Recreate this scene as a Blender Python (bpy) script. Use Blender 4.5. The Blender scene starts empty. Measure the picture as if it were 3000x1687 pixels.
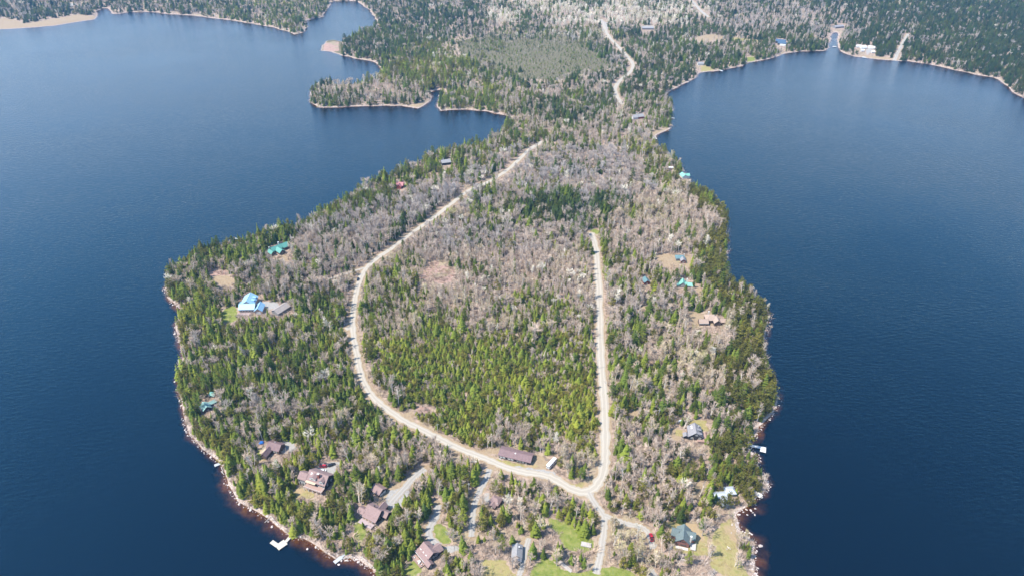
import bpy, bmesh, math, random
import numpy as np
from mathutils import Vector

scene = bpy.context.scene
COL = scene.collection
rng = np.random.default_rng(7)
random.seed(7)

# ------------------------------------------------------------------ camera
CAM_H = 330.0
PITCH = math.radians(33.0)
FPX = 2005.0                      # focal length in pixels of the 3000 px wide photograph
CX, CY = 1500.0, 843.5
cam_d = bpy.data.cameras.new('camera')
cam = bpy.data.objects.new('camera', cam_d)
COL.objects.link(cam)
cam.location = (0, 0, CAM_H)
cam.rotation_euler = (math.radians(90) - PITCH, 0, 0)
cam_d.sensor_width = 36.0
cam_d.lens = 36.0 * FPX / 3000.0
cam_d.clip_start = 1.0
cam_d.clip_end = 60000.0
scene.camera = cam

# ------------------------------------------------------------------ sky and sun
SUN_EL = math.radians(56)
SUN_AZ = math.atan2(-0.94, -0.32)         # from +Y towards +X: the sun stands to the left and a little behind the camera
sun_vec = Vector((math.sin(SUN_AZ) * math.cos(SUN_EL), math.cos(SUN_AZ) * math.cos(SUN_EL), math.sin(SUN_EL)))
world = bpy.data.worlds.new('World')
scene.world = world
world.use_nodes = True
wn = world.node_tree
sky = wn.nodes.new('ShaderNodeTexSky')
sky.sky_type = 'NISHITA'
sky.sun_disc = False
sky.sun_elevation = SUN_EL
sky.sun_rotation = SUN_AZ
sky.altitude = 300
sky.air_density = 1.4
sky.dust_density = 0.0
sky.ozone_density = 3.0
bg = wn.nodes['Background']
bg.inputs['Strength'].default_value = 0.15
wn.links.new(sky.outputs[0], bg.inputs[0])
sd = bpy.data.lights.new('sun', 'SUN')
sd.energy = 4.6
sd.angle = math.radians(0.53)
sd.color = (1.0, 0.94, 0.84)
sun = bpy.data.objects.new('sun', sd)
sun.rotation_euler = sun_vec.to_track_quat('Z', 'Y').to_euler()
sun.location = (-300, 100, 900)
COL.objects.link(sun)
vs = scene.view_settings
vs.view_transform = 'Standard'
vs.look = 'None'
vs.exposure = 1.05
vs.gamma = 1.0
vs.use_curve_mapping = False
cy = scene.cycles
cy.max_bounces = 5
cy.diffuse_bounces = 3
cy.glossy_bounces = 2
cy.transmission_bounces = 3
cy.transparent_max_bounces = 8
cy.volume_bounces = 1
cy.caustics_reflective = False
cy.caustics_refractive = False
cy.sample_clamp_indirect = 4.0
cy.use_denoising = True
cy.denoiser = 'OPENIMAGEDENOISE'
cy.denoising_input_passes = 'RGB_ALBEDO_NORMAL'

# ------------------------------------------------------------------ photo pixel <-> ground
SP, CP = math.sin(PITCH), math.cos(PITCH)

def P(px, py, z=0.0):
    """The point at height z that the photograph shows at pixel (px, py)."""
    a = (px - CX) / FPX
    b = (CY - py) / FPX
    d = np.array((a, CP + b * SP, -SP + b * CP))
    t = (z - CAM_H) / d[2]
    return np.array((d[0] * t, d[1] * t, z))

def proj(x, y, z):
    dz = z - CAM_H
    f = y * CP - dz * SP
    u = y * SP + dz * CP
    return CX + FPX * x / f, CY - FPX * u / f, f

def PW(pts, z=2.4):
    return np.array([P(*(p if len(p) == 3 else (p[0], p[1], z)))[:2] for p in pts])

# ------------------------------------------------------------------ plain numeric helpers
def hash2(ix, iy, s):
    h = (ix.astype(np.int64) * 374761393 + iy.astype(np.int64) * 668265263 + s * 2147483647) & 0x7fffffff
    h = ((h ^ (h >> 13)) * 1274126177) & 0x7fffffff
    return ((h ^ (h >> 16)) & 0xffff) / 65535.0

def vnoise(x, y, size, s=1):
    x = np.asarray(x) / size + 1000.3
    y = np.asarray(y) / size + 1000.7
    ix, iy = np.floor(x), np.floor(y)
    fx, fy = x - ix, y - iy
    fx, fy = fx * fx * (3 - 2 * fx), fy * fy * (3 - 2 * fy)
    a, b = hash2(ix, iy, s), hash2(ix + 1, iy, s)
    c, d = hash2(ix, iy + 1, s), hash2(ix + 1, iy + 1, s)
    return (a * (1 - fx) + b * fx) * (1 - fy) + (c * (1 - fx) + d * fx) * fy

def in_poly(x, y, poly):
    inside = np.zeros(np.shape(x), bool)
    mnx, mny = poly.min(0)
    mxx, mxy = poly.max(0)
    near = (x >= mnx) & (x <= mxx) & (y >= mny) & (y <= mxy)
    if not near.any():
        return inside
    xs, ys = x[near], y[near]
    r = np.zeros(xs.shape, bool)
    n = len(poly)
    j = n - 1
    for i in range(n):
        xi, yi = poly[i]
        xj, yj = poly[j]
        if yi != yj:
            c = ((yi > ys) != (yj > ys)) & (xs < (xj - xi) * (ys - yi) / (yj - yi) + xi)
            r ^= c
        j = i
    inside[near] = r
    return inside

def dist_line(x, y, line):
    d = np.full(np.shape(x), 1e9)
    for i in range(len(line) - 1):
        ax, ay = line[i]
        bx, by = line[i + 1]
        vx, vy = bx - ax, by - ay
        L = vx * vx + vy * vy + 1e-9
        t = np.clip(((x - ax) * vx + (y - ay) * vy) / L, 0, 1)
        d = np.minimum(d, (x - ax - t * vx) ** 2 + (y - ay - t * vy) ** 2)
    return np.sqrt(d)

def smooth(line, n=2):
    line = np.asarray(line, float)
    for _ in range(n):
        q = [line[0]]
        for i in range(len(line) - 1):
            q.append(line[i] * 0.75 + line[i + 1] * 0.25)
            q.append(line[i] * 0.25 + line[i + 1] * 0.75)
        q.append(line[-1])
        line = np.array(q)
    return line

# ------------------------------------------------------------------ materials
def mat(name, color=(0.5, 0.5, 0.5), rough=0.8, spec=0.3, metal=0.0, var=0.12, scale=1.2, bump=0.0):
    """A plain procedural surface: base colour broken up by two noises."""
    m = bpy.data.materials.new(name)
    m.use_nodes = True
    nt = m.node_tree
    b = nt.nodes['Principled BSDF']
    b.inputs['Roughness'].default_value = rough
    b.inputs['Specular IOR Level'].default_value = spec
    b.inputs['Metallic'].default_value = metal
    tc = nt.nodes.new('ShaderNodeTexCoord')
    n = nt.nodes.new('ShaderNodeTexNoise')
    n.inputs['Scale'].default_value = scale
    n.inputs['Detail'].default_value = 6
    nt.links.new(tc.outputs['Object'], n.inputs['Vector'])
    r = nt.nodes.new('ShaderNodeMapRange')
    r.inputs[1].default_value = 0.25
    r.inputs[2].default_value = 0.75
    r.inputs[3].default_value = 1 - var
    r.inputs[4].default_value = 1 + var
    nt.links.new(n.outputs['Fac'], r.inputs[0])
    v = nt.nodes.new('ShaderNodeVectorMath')
    v.operation = 'SCALE'
    v.inputs[0].default_value = color
    nt.links.new(r.outputs[0], v.inputs['Scale'])
    nt.links.new(v.outputs[0], b.inputs['Base Color'])
    if bump:
        bn = nt.nodes.new('ShaderNodeBump')
        bn.inputs['Strength'].default_value = bump
        bn.inputs['Distance'].default_value = 0.1
        nt.links.new(n.outputs['Fac'], bn.inputs['Height'])
        nt.links.new(bn.outputs[0], b.inputs['Normal'])
    return m

class NT:
    """Short-hand for building node trees."""
    def __init__(self, nt):
        self.nt = nt
    def node(self, t, **kw):
        n = self.nt.nodes.new(t)
        for k, v in kw.items():
            setattr(n, k, v)
        return n
    def link(self, a, b):
        self.nt.links.new(a, b)
    def attr(self, name, kind='GEOMETRY'):
        n = self.node('ShaderNodeAttribute', attribute_name=name, attribute_type=kind)
        return n
    def noise(self, scale, detail=5, vec=None, rough=0.55):
        n = self.node('ShaderNodeTexNoise')
        n.inputs['Scale'].default_value = scale
        n.inputs['Detail'].default_value = detail
        n.inputs['Roughness'].default_value = rough
        if vec is not None:
            self.link(vec, n.inputs['Vector'])
        return n.outputs['Fac']
    def math(self, op, a, b=None, c=None):
        n = self.node('ShaderNodeMath', operation=op)
        for i, v in enumerate((a, b, c)):
            if v is None:
                continue
            if isinstance(v, (int, float)):
                n.inputs[i].default_value = v
            else:
                self.link(v, n.inputs[i])
        return n.outputs[0]
    def ramp(self, fac, stops, interp='LINEAR'):
        n = self.node('ShaderNodeValToRGB')
        cr = n.color_ramp
        cr.interpolation = interp
        while len(cr.elements) < len(stops):
            cr.elements.new(0.5)
        for e, (p, c) in zip(cr.elements, stops):
            e.position = p
            e.color = (*c, 1)
        self.link(fac, n.inputs[0])
        return n.outputs[0]
    def mix(self, fac, a, b):
        n = self.node('ShaderNodeMix', data_type='RGBA')
        for s, v in ((n.inputs[0], fac), (n.inputs[6], a), (n.inputs[7], b)):
            if isinstance(v, (int, float)):
                s.default_value = v
            elif isinstance(v, tuple):
                s.default_value = (*v, 1)
            else:
                self.link(v, s)
        return n.outputs[2]
    def scale(self, col, f):
        n = self.node('ShaderNodeVectorMath', operation='SCALE')
        if isinstance(col, tuple):
            n.inputs[0].default_value = col
        else:
            self.link(col, n.inputs[0])
        if isinstance(f, (int, float)):
            n.inputs['Scale'].default_value = f
        else:
            self.link(f, n.inputs['Scale'])
        return n.outputs[0]
    def step(self, v, lo, hi):
        n = self.node('ShaderNodeMapRange', interpolation_type='SMOOTHSTEP')
        self.link(v, n.inputs[0])
        n.inputs[1].default_value = lo
        n.inputs[2].default_value = hi
        return n.outputs[0]

def new_mat(name):
    m = bpy.data.materials.new(name)
    m.use_nodes = True
    return m, NT(m.node_tree), m.node_tree.nodes['Principled BSDF']

# ------------------------------------------------------------------ objects
def mesh_obj(name, verts, faces, mats=(), idx=None, parent=None, smooth_=False, attrs=None):
    me = bpy.data.meshes.new(name)
    me.from_pydata([tuple(v) for v in verts], [], [tuple(f) for f in faces])
    for m in (mats if isinstance(mats, (list, tuple)) else [mats]):
        me.materials.append(m)
    if idx is not None:
        me.polygons.foreach_set('material_index', np.asarray(idx, np.int32))
    if smooth_:
        me.polygons.foreach_set('use_smooth', np.ones(len(me.polygons), bool))
    if attrs:
        for k, v in attrs.items():
            a = me.attributes.new(k, 'FLOAT', 'POINT')
            a.data.foreach_set('value', np.asarray(v, np.float32))
    me.update()
    o = bpy.data.objects.new(name, me)
    COL.objects.link(o)
    if parent is not None:
        o.parent = parent
    return o

def tag(o, label=None, cat=None, group=None, kind=None):
    if label: o['label'] = label
    if cat: o['category'] = cat
    if group: o['group'] = group
    if kind: o['kind'] = kind
    return o

def empty(name, loc, rz=0.0):
    o = bpy.data.objects.new(name, None)
    o.empty_display_size = 0.5
    o.location = loc
    o.rotation_euler = (0, 0, rz)
    COL.objects.link(o)
    return o

def boxes_geo(boxes):
    """Joined boxes (x0,x1,y0,y1,z0,z1) as vertices and faces."""
    V, F = [], []
    for x0, x1, y0, y1, z0, z1 in boxes:
        k = len(V)
        V += [(x0, y0, z0), (x1, y0, z0), (x1, y1, z0), (x0, y1, z0), (x0, y0, z1), (x1, y0, z1), (x1, y1, z1), (x0, y1, z1)]
        F += [(k, k + 3, k + 2, k + 1), (k + 4, k + 5, k + 6, k + 7), (k, k + 1, k + 5, k + 4), (k + 1, k + 2, k + 6, k + 5), (k + 2, k + 3, k + 7, k + 6), (k + 3, k, k + 4, k + 7)]
    return V, F

def box(name, b, m, parent=None):
    V, F = boxes_geo([b])
    return mesh_obj(name, V, F, m, parent=parent)

def cyl(name, x, y, z0, z1, r0, r1, n, m, parent=None):
    V, F = [], []
    for i in range(n):
        a = 2 * math.pi * i / n
        V.append((x + r0 * math.cos(a), y + r0 * math.sin(a), z0))
    for i in range(n):
        a = 2 * math.pi * i / n
        V.append((x + r1 * math.cos(a), y + r1 * math.sin(a), z1))
    for i in range(n):
        j = (i + 1) % n
        F.append((i, j, n + j, n + i))
    F.append(tuple(range(n, 2 * n)))
    F.append(tuple(range(n - 1, -1, -1)))
    return mesh_obj(name, V, F, m, parent=parent)
# ------------------------------------------------------------------ shoreline, traced along the water's edge
T = 9.0   # where tree tops hide the water's edge, the trace follows the tops at this height
SHORE_LEFT = [(-900, 150), (-300, 108), (0, 87), (23, 86), (70, 83), (155, 76), (206, 68), (248, 62), (277, 58), (286, 48), (281, 34), (307, 23), (322, 29), (327, 42),
    (349, 41), (380, 36), (446, 36), (485, 41), (563, 46), (621, 54), (679, 60), (738, 70), (796, 80), (835, 91), (862, 102), (889, 95),
    (901, 78), (897, 60), (947, 49), (951, 39), (970, 9), (978, 4), (1046, 4), (1056, 12), (1083, 31), (1103, 60), (1089, 74, 6), (1058, 82, T),
    (1023, 101, T), (1000, 116, 5), (975, 117), (955, 121), (944, 134), (938, 149), (970, 152), (1000, 163), (1039, 171), (1097, 182), (1109, 194), (1120, 211),
    (1097, 217, T), (1050, 229, T), (1000, 233, T), (963, 229, T), (924, 235, T), (909, 252, 7), (908, 272), (911, 300), (932, 316), (970, 316), (1000, 314),
    (1078, 312), (1175, 309), (1225, 318), (1252, 303), (1266, 286), (1258, 273), (1279, 263), (1300, 265), (1289, 276), (1283, 295), (1280, 314), (1291, 324),
    (1369, 322), (1427, 326), (1466, 336), (1501, 343.5), (1481, 355), (1466, 373, T), (1427, 396, T), (1349, 415, T), (1272, 435, T), (1194, 474, T), (1106, 504, T),
    (1031, 547, T), (971, 588, T), (919, 613, T), (860, 644, T), (797, 656, T), (742, 675, T), (695, 694, T), (633, 697, T), (586, 712, T),
    (549, 728, T), (509, 759, T), (488, 771, T), (481, 808, 6), (481, 833, 3), (487, 855), (493, 871), (506, 886), (533, 911), (527, 926), (521, 936),
    (515, 964), (518, 982), (530, 1007), (530, 1030), (533, 1046), (526, 1068), (523, 1111), (522, 1145), (530, 1195), (537, 1226), (546, 1251),
    (555, 1270), (574, 1291), (593, 1310), (617, 1335), (639, 1352), (651, 1371), (665, 1395), (672, 1419), (687, 1443), (703, 1467), (730, 1488),
    (763, 1503), (793, 1521), (811, 1540), (832, 1558), (859, 1573), (890, 1579), (920, 1597), (956, 1618), (986, 1633), (1013, 1635), (1046, 1639),
    (1071, 1648), (1089, 1666), (1101, 1687), (1130, 1750), (1190, 1830), (1300, 1960)]
SHORE_RIGHT = [(1700, 2100), (2050, 1960), (2180, 1830), (2216, 1740), (2213, 1687), (2208, 1674), (2204, 1662), (2209, 1649), (2210, 1632), (2206, 1612), (2208, 1596), (2205, 1581), (2190, 1573), (2170, 1560),
    (2163, 1540), (2161, 1523), (2157, 1508), (2163, 1497), (2182, 1486), (2205, 1476), (2221, 1458), (2233, 1443), (2245, 1422), (2250, 1413), (2242, 1392), (2225, 1362),
    (2219, 1337), (2204, 1319), (2191, 1304), (2203, 1283), (2218, 1271), (2222, 1253), (2228, 1240), (2246, 1225), (2264, 1212), (2271, 1188), (2276, 1166), (2275, 1142),
    (2275, 1110, 2), (2261, 1089, 2), (2249, 1064), (2243, 1036), (2240, 1011), (2244, 986), (2249, 955), (2254, 924, 2), (2248, 902, 3), (2233, 878, 3), (2220, 859, 4),
    (2205, 834, 6), (2190, 822, 8), (2168, 812, T), (2134, 819, 4), (2131, 790, 3), (2128, 762, 3), (2134, 721, 3), (2131, 693, 3), (2134, 671, 3), (2131, 638, 3), (2122, 605, 3),
    (2108, 580, 5), (2086, 569, 7), (2067, 544, T), (2028, 530, 8), (2024, 520, 4), (2014, 505, 4), (2004, 488, 6), (1994, 461, 8), (1975, 450, T), (1967, 450, T), (1957, 432, T),
    (1942, 421, T), (1928, 411, 8), (1917, 402, 3), (1922, 397), (1938, 388), (1967, 376), (1971, 370), (1961, 363.5), (1950, 357), (1966, 349), (1969, 339), (1973, 322),
    (1971, 305), (1961, 291), (1947, 281), (1963, 268), (2000, 248), (2039, 229), (2050, 213), (2097, 208), (2136, 202), (2175, 194), (2194, 184), (2233, 177),
    (2272, 167), (2311, 155), (2349, 151), (2416, 150), (2426, 143), (2428, 132), (2434, 120), (2433, 108), (2438, 99), (2443, 94), (2452, 95), (2455, 104), (2452, 116), (2457, 130), (2455, 140), (2464, 150), (2477, 159), (2505, 167), (2543, 171),
    (2602, 177), (2660, 180), (2718, 188), (2757, 196), (2796, 206), (2835, 213), (2873, 223), (2912, 227), (2928, 235), (2951, 252), (2962, 268),
    (2974, 274), (3000, 287), (3100, 322), (3300, 380), (3700, 480)]
shore_l = PW(SHORE_LEFT, 0.0)
shore_r = PW(SHORE_RIGHT, 0.0)

def roughen(line, amp=1.6):
    """Break the long straight traces into the small points and coves of a stony shore."""
    out = []
    for i in range(len(line) - 1):
        a, b = line[i], line[i + 1]
        L = np.hypot(*(b - a))
        sl = max(a[1], b[1])
        n = int(min(8, max(1, L / (4.0 + sl * 0.006))))
        nrm = np.array((-(b - a)[1], (b - a)[0])) / (L + 1e-6)
        for k in range(n):
            p = a + (b - a) * k / n
            if L < 400:
                p = p + nrm * amp * (1 + sl / 900) * 0.5 * (rng.random() - 0.5) * 2
            out.append(p)
    out.append(line[-1])
    return np.array(out)

shore_l = roughen(shore_l)
shore_r = roughen(shore_r)
WATER = np.vstack([[(-9000.0, shore_l[0][1] + 500)], shore_l, shore_r, [(9000.0, shore_r[-1][1] - 100)], [(9000.0, -3000.0)], [(-9000.0, -3000.0)]])
SEGS = [shore_l, shore_r]

def shore_d(x, y):
    """Signed distance to the water's edge, positive on land."""
    x = np.asarray(x, float)
    y = np.asarray(y, float)
    d = np.full(x.shape, 1e9)
    fx, fy = x.ravel(), y.ravel()
    out = np.full(fx.shape, 400.0)
    order = np.argsort(fy)
    step = 6000
    allseg = np.vstack([np.hstack([s[:-1], s[1:]]) for s in SEGS])
    lo = np.minimum(allseg[:, 1], allseg[:, 3])
    hi = np.maximum(allseg[:, 1], allseg[:, 3])
    for k in range(0, len(order), step):
        ii = order[k:k + step]
        px, py = fx[ii], fy[ii]
        sel = allseg[(hi > py.min() - 260) & (lo < py.max() + 260)]
        dd = np.full(px.shape, 1e9)
        for ax, ay, bx, by in sel:
            vx, vy = bx - ax, by - ay
            t = np.clip(((px - ax) * vx + (py - ay) * vy) / (vx * vx + vy * vy + 1e-9), 0, 1)
            dd = np.minimum(dd, (px - ax - t * vx) ** 2 + (py - ay - t * vy) ** 2)
        out[ii] = np.sqrt(np.minimum(dd, 400.0 ** 2))
    wet = in_poly(fx, fy, WATER)
    out[wet] *= -1
    return out.reshape(x.shape)

SHALLOW = [PW(q, 0.0) for q in ([(620, 1380), (720, 1420), (900, 1540), (1110, 1630), (1120, 1720), (1000, 1690), (820, 1610), (680, 1530), (620, 1450)], [(2150, 1480), (2260, 1470), (2260, 1700), (2150, 1700)], [(2190, 1250), (2240, 1250), (2240, 1300), (2190, 1300)], [(1950, 345), (1985, 345), (1985, 362), (1950, 362)], [(490, 870), (540, 890), (535, 930), (490, 900)])]

def terrain_z(x, y, d):
    x, y, d = np.asarray(x, float), np.asarray(y, float), np.asarray(d, float)
    land = 0.10 + 2.3 * (1 - np.exp(-np.maximum(d, 0) / 9.0)) + (vnoise(x, y, 70, 3) - 0.5) * 1.2 * np.clip(d / 25, 0, 1)
    land = land + np.clip((y - 1500) / 1500, 0, 1) ** 1.5 * 25 * np.clip(d / 80, 0, 1)
    sl = np.full(np.shape(d), 0.34)
    for q in SHALLOW:
        sl[in_poly(x, y, q)] = 0.16
    bed = -0.05 - sl * np.maximum(-d, 0) - 0.02 * np.maximum(-d - 6, 0) ** 1.5
    bed = np.maximum(bed, -14)
    return np.where(d > 0, land, bed)

def ground_at(x, y):
    x, y = np.atleast_1d(np.asarray(x, float)), np.atleast_1d(np.asarray(y, float))
    return terrain_z(x, y, shore_d(x, y))

def G(px, py):
    """The ground point seen at a pixel."""
    p = P(px, py, 2.4)
    for _ in range(3):
        p = P(px, py, float(ground_at(p[0], p[1])[0]))
    return p

# ------------------------------------------------------------------ roads, drives, clearings (traced on the ground)
ROADS = {   # name: (trace, width, pale, label)
    'loop': ([(1590, 415), (1572, 427), (1553, 437), (1530, 458), (1509, 481), (1470, 512), (1420, 540), (1373, 557), (1350, 576), (1311, 605), (1280, 630), (1242, 658), (1214, 676),
              (1186, 698), (1140, 732), (1102, 757), (1072, 787), (1058, 812), (1046, 849), (1038, 886), (1033, 933), (1034, 979), (1043, 1024), (1052, 1071), (1061, 1108),
              (1077, 1142), (1102, 1173), (1136, 1199), (1176, 1228), (1210, 1246), (1269, 1274), (1305, 1293), (1347, 1313), (1387, 1328), (1426, 1342), (1456, 1357), (1492, 1370),
              (1537, 1383), (1583, 1389), (1613, 1398), (1643, 1415), (1673, 1433), (1700, 1442), (1724, 1441), (1745, 1427), (1762, 1401), (1770, 1371), (1773, 1325), (1773, 1250),
              (1769, 1173), (1765, 1111), (1761, 1048), (1758, 986), (1757, 924), (1755, 862), (1752, 816), (1748, 735), (1741, 707), (1731, 683)], 6.6, 1.0),
    'spur': ([(1724, 1441), (1733, 1462), (1752, 1488), (1770, 1510), (1771, 1540), (1767, 1575), (1763, 1610), (1755, 1640), (1746, 1680)], 4.2, 0.6),
    'drive_j': ([(1768, 1508), (1805, 1523), (1841, 1535), (1877, 1542), (1896, 1553), (1906, 1576), (1914, 1602)], 3.6, 0.55),
    'drive_grey': ([(1434, 1372), (1427, 1396), (1411, 1425), (1396, 1455), (1386, 1491), (1383, 1537), (1382, 1572)], 4.0, 0.2),
    'drive_e': ([(1283, 1478), (1279, 1510), (1262, 1538), (1254, 1560), (1264, 1583), (1288, 1600)], 4.6, 0.2),
    'drive_lodge': ([(1245, 1372), (1215, 1395), (1190, 1425), (1165, 1452), (1145, 1475)], 5.0, 0.25),
    'far_road': ([(1761, 58), (1770, 80), (1778, 100), (1792, 118), (1807, 132), (1835, 163), (1858, 190), (1850, 210), (1823, 229), (1804, 252), (1800, 268), (1811, 287), (1823, 307)], 7.0, 0.8),
    'track': ([(1520, 1687), (1530, 1660), (1535, 1630), (1542, 1600), (1550, 1575)], 3.2, 0.4),
    'pit_road': ([(2020, 0), (2034, 14), (2052, 33), (2076, 52)], 8.0, 0.5),
    'west_lane': ([(1068, 785), (1030, 798), (985, 812), (955, 822)], 2.6, 0.5),
    'stub': ([(1033, 955), (1012, 964)], 5.0, 0.8),
    'east_lane': ([(2620, 180), (2632, 150), (2650, 118), (2662, 100)], 7.0, 0.5),
}
for k in list(ROADS):
    ln, w, p_ = ROADS[k]
    ROADS[k] = (smooth(PW(ln), 2), w, p_)
LAWN = [  # bright green grass
    [(1609, 1515), (1660, 1530), (1700, 1564), (1739, 1579), (1741, 1603), (1715, 1618), (1657, 1606), (1639, 1567), (1609, 1540)],
    [(1560, 1660), (1595, 1630), (1618, 1639), (1651, 1668), (1690, 1678), (1745, 1666), (1796, 1657), (1841, 1666), (1880, 1700), (1700, 1760), (1545, 1720)],
    [(1281, 1530), (1305, 1540), (1317, 1570), (1325, 1594), (1293, 1590), (1272, 1570), (1267, 1549)],
    [(1046, 1521), (1070, 1518), (1072, 1560), (1068, 1584), (1034, 1576), (1031, 1545)],
    [(1190, 1654), (1215, 1639), (1242, 1663), (1215, 1690), (1181, 1680)],
    [(748, 1322), (770, 1312), (780, 1340), (763, 1350)],
    [(648, 914), (680, 895), (696, 911), (698, 933), (680, 948), (652, 945)],
    [(1725, 668), (1758, 677), (1752, 692), (1732, 680)],
    [(2190, 167), (2210, 167), (2210, 182), (2192, 184)], [(1178, 545), (1190, 535), (1197, 542), (1184, 550)],
    [(2146, 1490), (2170, 1480), (2176, 1492), (2155, 1512)]]
MEADOW = [  # paler, yellowish grass
    [(850, 1437), (880, 1428), (920, 1443), (917, 1461), (853, 1458)],
    [(1952, 1528), (2037, 1530), (2072, 1570), (2072, 1630), (1985, 1614), (1960, 1590)],
    [(2098, 1550), (2140, 1509), (2158, 1530), (2158, 1597), (2173, 1642), (2200, 1690), (2143, 1700), (2082, 1660), (2080, 1600)],
    [(1654, 1419), (1730, 1413), (1706, 1431), (1660, 1433)], [(2055, 190), (2085, 197), (2090, 206), (2054, 208)],
    [(1455, 1335), (1465, 1345), (1548, 1363), (1560, 1352), (1590, 1370), (1500, 1368), (1450, 1345)],
    [(740, 1330), (776, 1300), (786, 1336), (760, 1356)], [(2022, 1228), (2070, 1228), (2075, 1262), (2060, 1262), (2010, 1245)],
    [(1410, 1640), (1480, 1640), (1510, 1687), (1400, 1700)], [(1478, 1425), (1492, 1418), (1478, 1445), (1470, 1445)],
    [(1980, 1256), (2000, 1258), (2003, 1283), (1980, 1272)], [(2150, 110), (2250, 122), (2194, 123), (2140, 116)]]
BARE = [  # tan earth, dry grass, needles
    [(1178, 1211), (1212, 1202), (1214, 1225), (1185, 1227)], [(1870, 899), (1892, 893), (1889, 930), (1873, 924)], [(1842, 1201), (1873, 1201), (1870, 1219), (1836, 1219)],
    [(2013, 906), (2060, 918), (2072, 937), (2100, 952), (2035, 955), (2013, 935)], [(2046, 1404), (2082, 1401), (2074, 1431), (2034, 1447)], [(1918, 746), (1979, 746), (1990, 784), (1948, 784)],
    [(2006, 746), (2028, 748), (2026, 785), (2010, 785)], [(2030, 826), (2042, 826), (2062, 859), (2048, 868), (2035, 845)], [(816, 743), (841, 743), (850, 768), (825, 766)],
    [(614, 811), (670, 806), (689, 827), (673, 843), (636, 835)], [(1390, 1316), (1462, 1310), (1466, 1325), (1425, 1330)], [(1560, 1330), (1585, 1333), (1612, 1360), (1600, 1380), (1556, 1366)],
    [(1155, 1415), (1190, 1405), (1195, 1420), (1145, 1440), (1120, 1470), (1100, 1455)], [(1236, 1542), (1262, 1538), (1254, 1590), (1236, 1565)], [(1340, 1585), (1352, 1560), (1350, 1600)],
    [(1964, 1258), (1985, 1248), (1998, 1290), (1975, 1292), (1958, 1275)], [(0, 55), (40, 57), (70, 70), (232, 43), (282, 47), (277, 60), (206, 70), (0, 90), (-300, 112), (-300, 80)],
    [(2040, 109), (2078, 102), (2130, 108), (2120, 115), (2045, 126)], [(1896, 390), (1935, 377), (1967, 368), (1967, 378), (1920, 398)],
    [(1232, 300), (1255, 290), (1268, 284), (1252, 306), (1225, 320), (1170, 312)], [(1525, 1575), (1545, 1570), (1540, 1640), (1526, 1640)], [(600, 1160), (622, 1152), (625, 1166), (600, 1172)],
    [(1390, 1395), (1425, 1385), (1420, 1400), (1385, 1408)], [(2300, 150), (2420, 146), (2420, 150), (2330, 156)], [(2505, 160), (2600, 168), (2640, 178), (2540, 172)],
    [(1650, 1690), (1745, 1672), (1760, 1700)], [(2060, 1560), (2095, 1550), (2130, 1640), (2090, 1640)]]
PINK = [[(950, 124), (990, 120), (996, 150), (950, 148)], [(1262, 765), (1305, 772), (1332, 790), (1325, 825), (1290, 832), (1225, 815)], [(1215, 1190), (1270, 1188), (1262, 1205), (1222, 1208)], [(2150, 1480), (2200, 1474), (2200, 1486), (2165, 1494)],
    [(610, 795), (665, 792), (668, 806), (612, 812)]]
GRAVEL = [[(1127, 1470), (1139, 1437), (1195, 1425), (1200, 1440), (1178, 1479), (1148, 1490)], [(929, 1383), (935, 1362), (983, 1353), (1007, 1350), (1004, 1362), (982, 1371), (980, 1394), (956, 1393)],
    [(812, 1296), (862, 1290), (866, 1315), (845, 1330), (818, 1322)], [(742, 874), (769, 883), (813, 887), (816, 904), (773, 908), (742, 900)], [(1417, 1440), (1436, 1444), (1436, 1470), (1414, 1466)],
    [(1900, 1575), (1915, 1575), (1926, 1600), (1905, 1612)], [(1300, 1602), (1345, 1595), (1355, 1612), (1310, 1618)], [(1762, 55), (1778, 68), (1780, 92), (1768, 100)],
    [(1500, 1362), (1620, 1380), (1650, 1412), (1600, 1402), (1500, 1384)], [(1665, 1424), (1740, 1440), (1742, 1480), (1712, 1452)], [(200, 14), (216, 12), (214, 24), (204, 20)],
    [(2540, 142), (2552, 145), (2546, 165), (2536, 160)], [(1880, 76), (1918, 76), (1920, 82), (1878, 82)], [(1890, 1690), (1910, 1655), (1940, 1700)]]
BOG = [[(934, 116), (1000, 112), (1004, 160), (930, 154)], [(1340, 125), (1450, 95), (1650, 95), (1800, 140), (1800, 200), (1640, 235), (1480, 230), (1360, 195)]]
TRACED = {'bog': [PW(p) for p in BOG], 'lawn': [PW(p) for p in LAWN], 'meadow': [PW(p) for p in MEADOW], 'bare': [PW(p) for p in BARE], 'pink': [PW(p) for p in PINK], 'gravel': [PW(p) for p in GRAVEL]}

# ------------------------------------------------------------------ ground and water sheets
def axis_y():
    y = [-3000, -1500, -600, -250, -80, 20, 80, 120, 150]
    v = 170.0
    while v < 3300:
        y.append(v)
        v += max(1.5, 0.0042 * v)
    while v < 16000:
        y.append(v)
        v *= 1.12
    return np.array(y)
ys = axis_y()
ss = np.concatenate([[-14, -9, -6, -4, -2.8, -2.0, -1.5, -1.2], np.linspace(-1.02, 1.02, 430), [1.2, 1.5, 2.0, 2.8, 4, 6, 9, 14]])
wid = np.where(ys > 0, 0.66 * np.maximum(ys, 0) + 150, 150.0)
GX = ss[None, :] * wid[:, None]
GY = np.repeat(ys[:, None], len(ss), 1)
jx = (hash2(np.arange(len(ys))[:, None] + 0 * GX, np.arange(len(ss))[None, :] + 0 * GX, 5) - 0.5)
GX = GX + jx * np.minimum(1.2, wid[:, None] * 0.003)
GD = shore_d(GX, GY)
GZ = terrain_z(GX, GY, GD)
NR, NC = GX.shape
print('grid', NR, NC)

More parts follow.
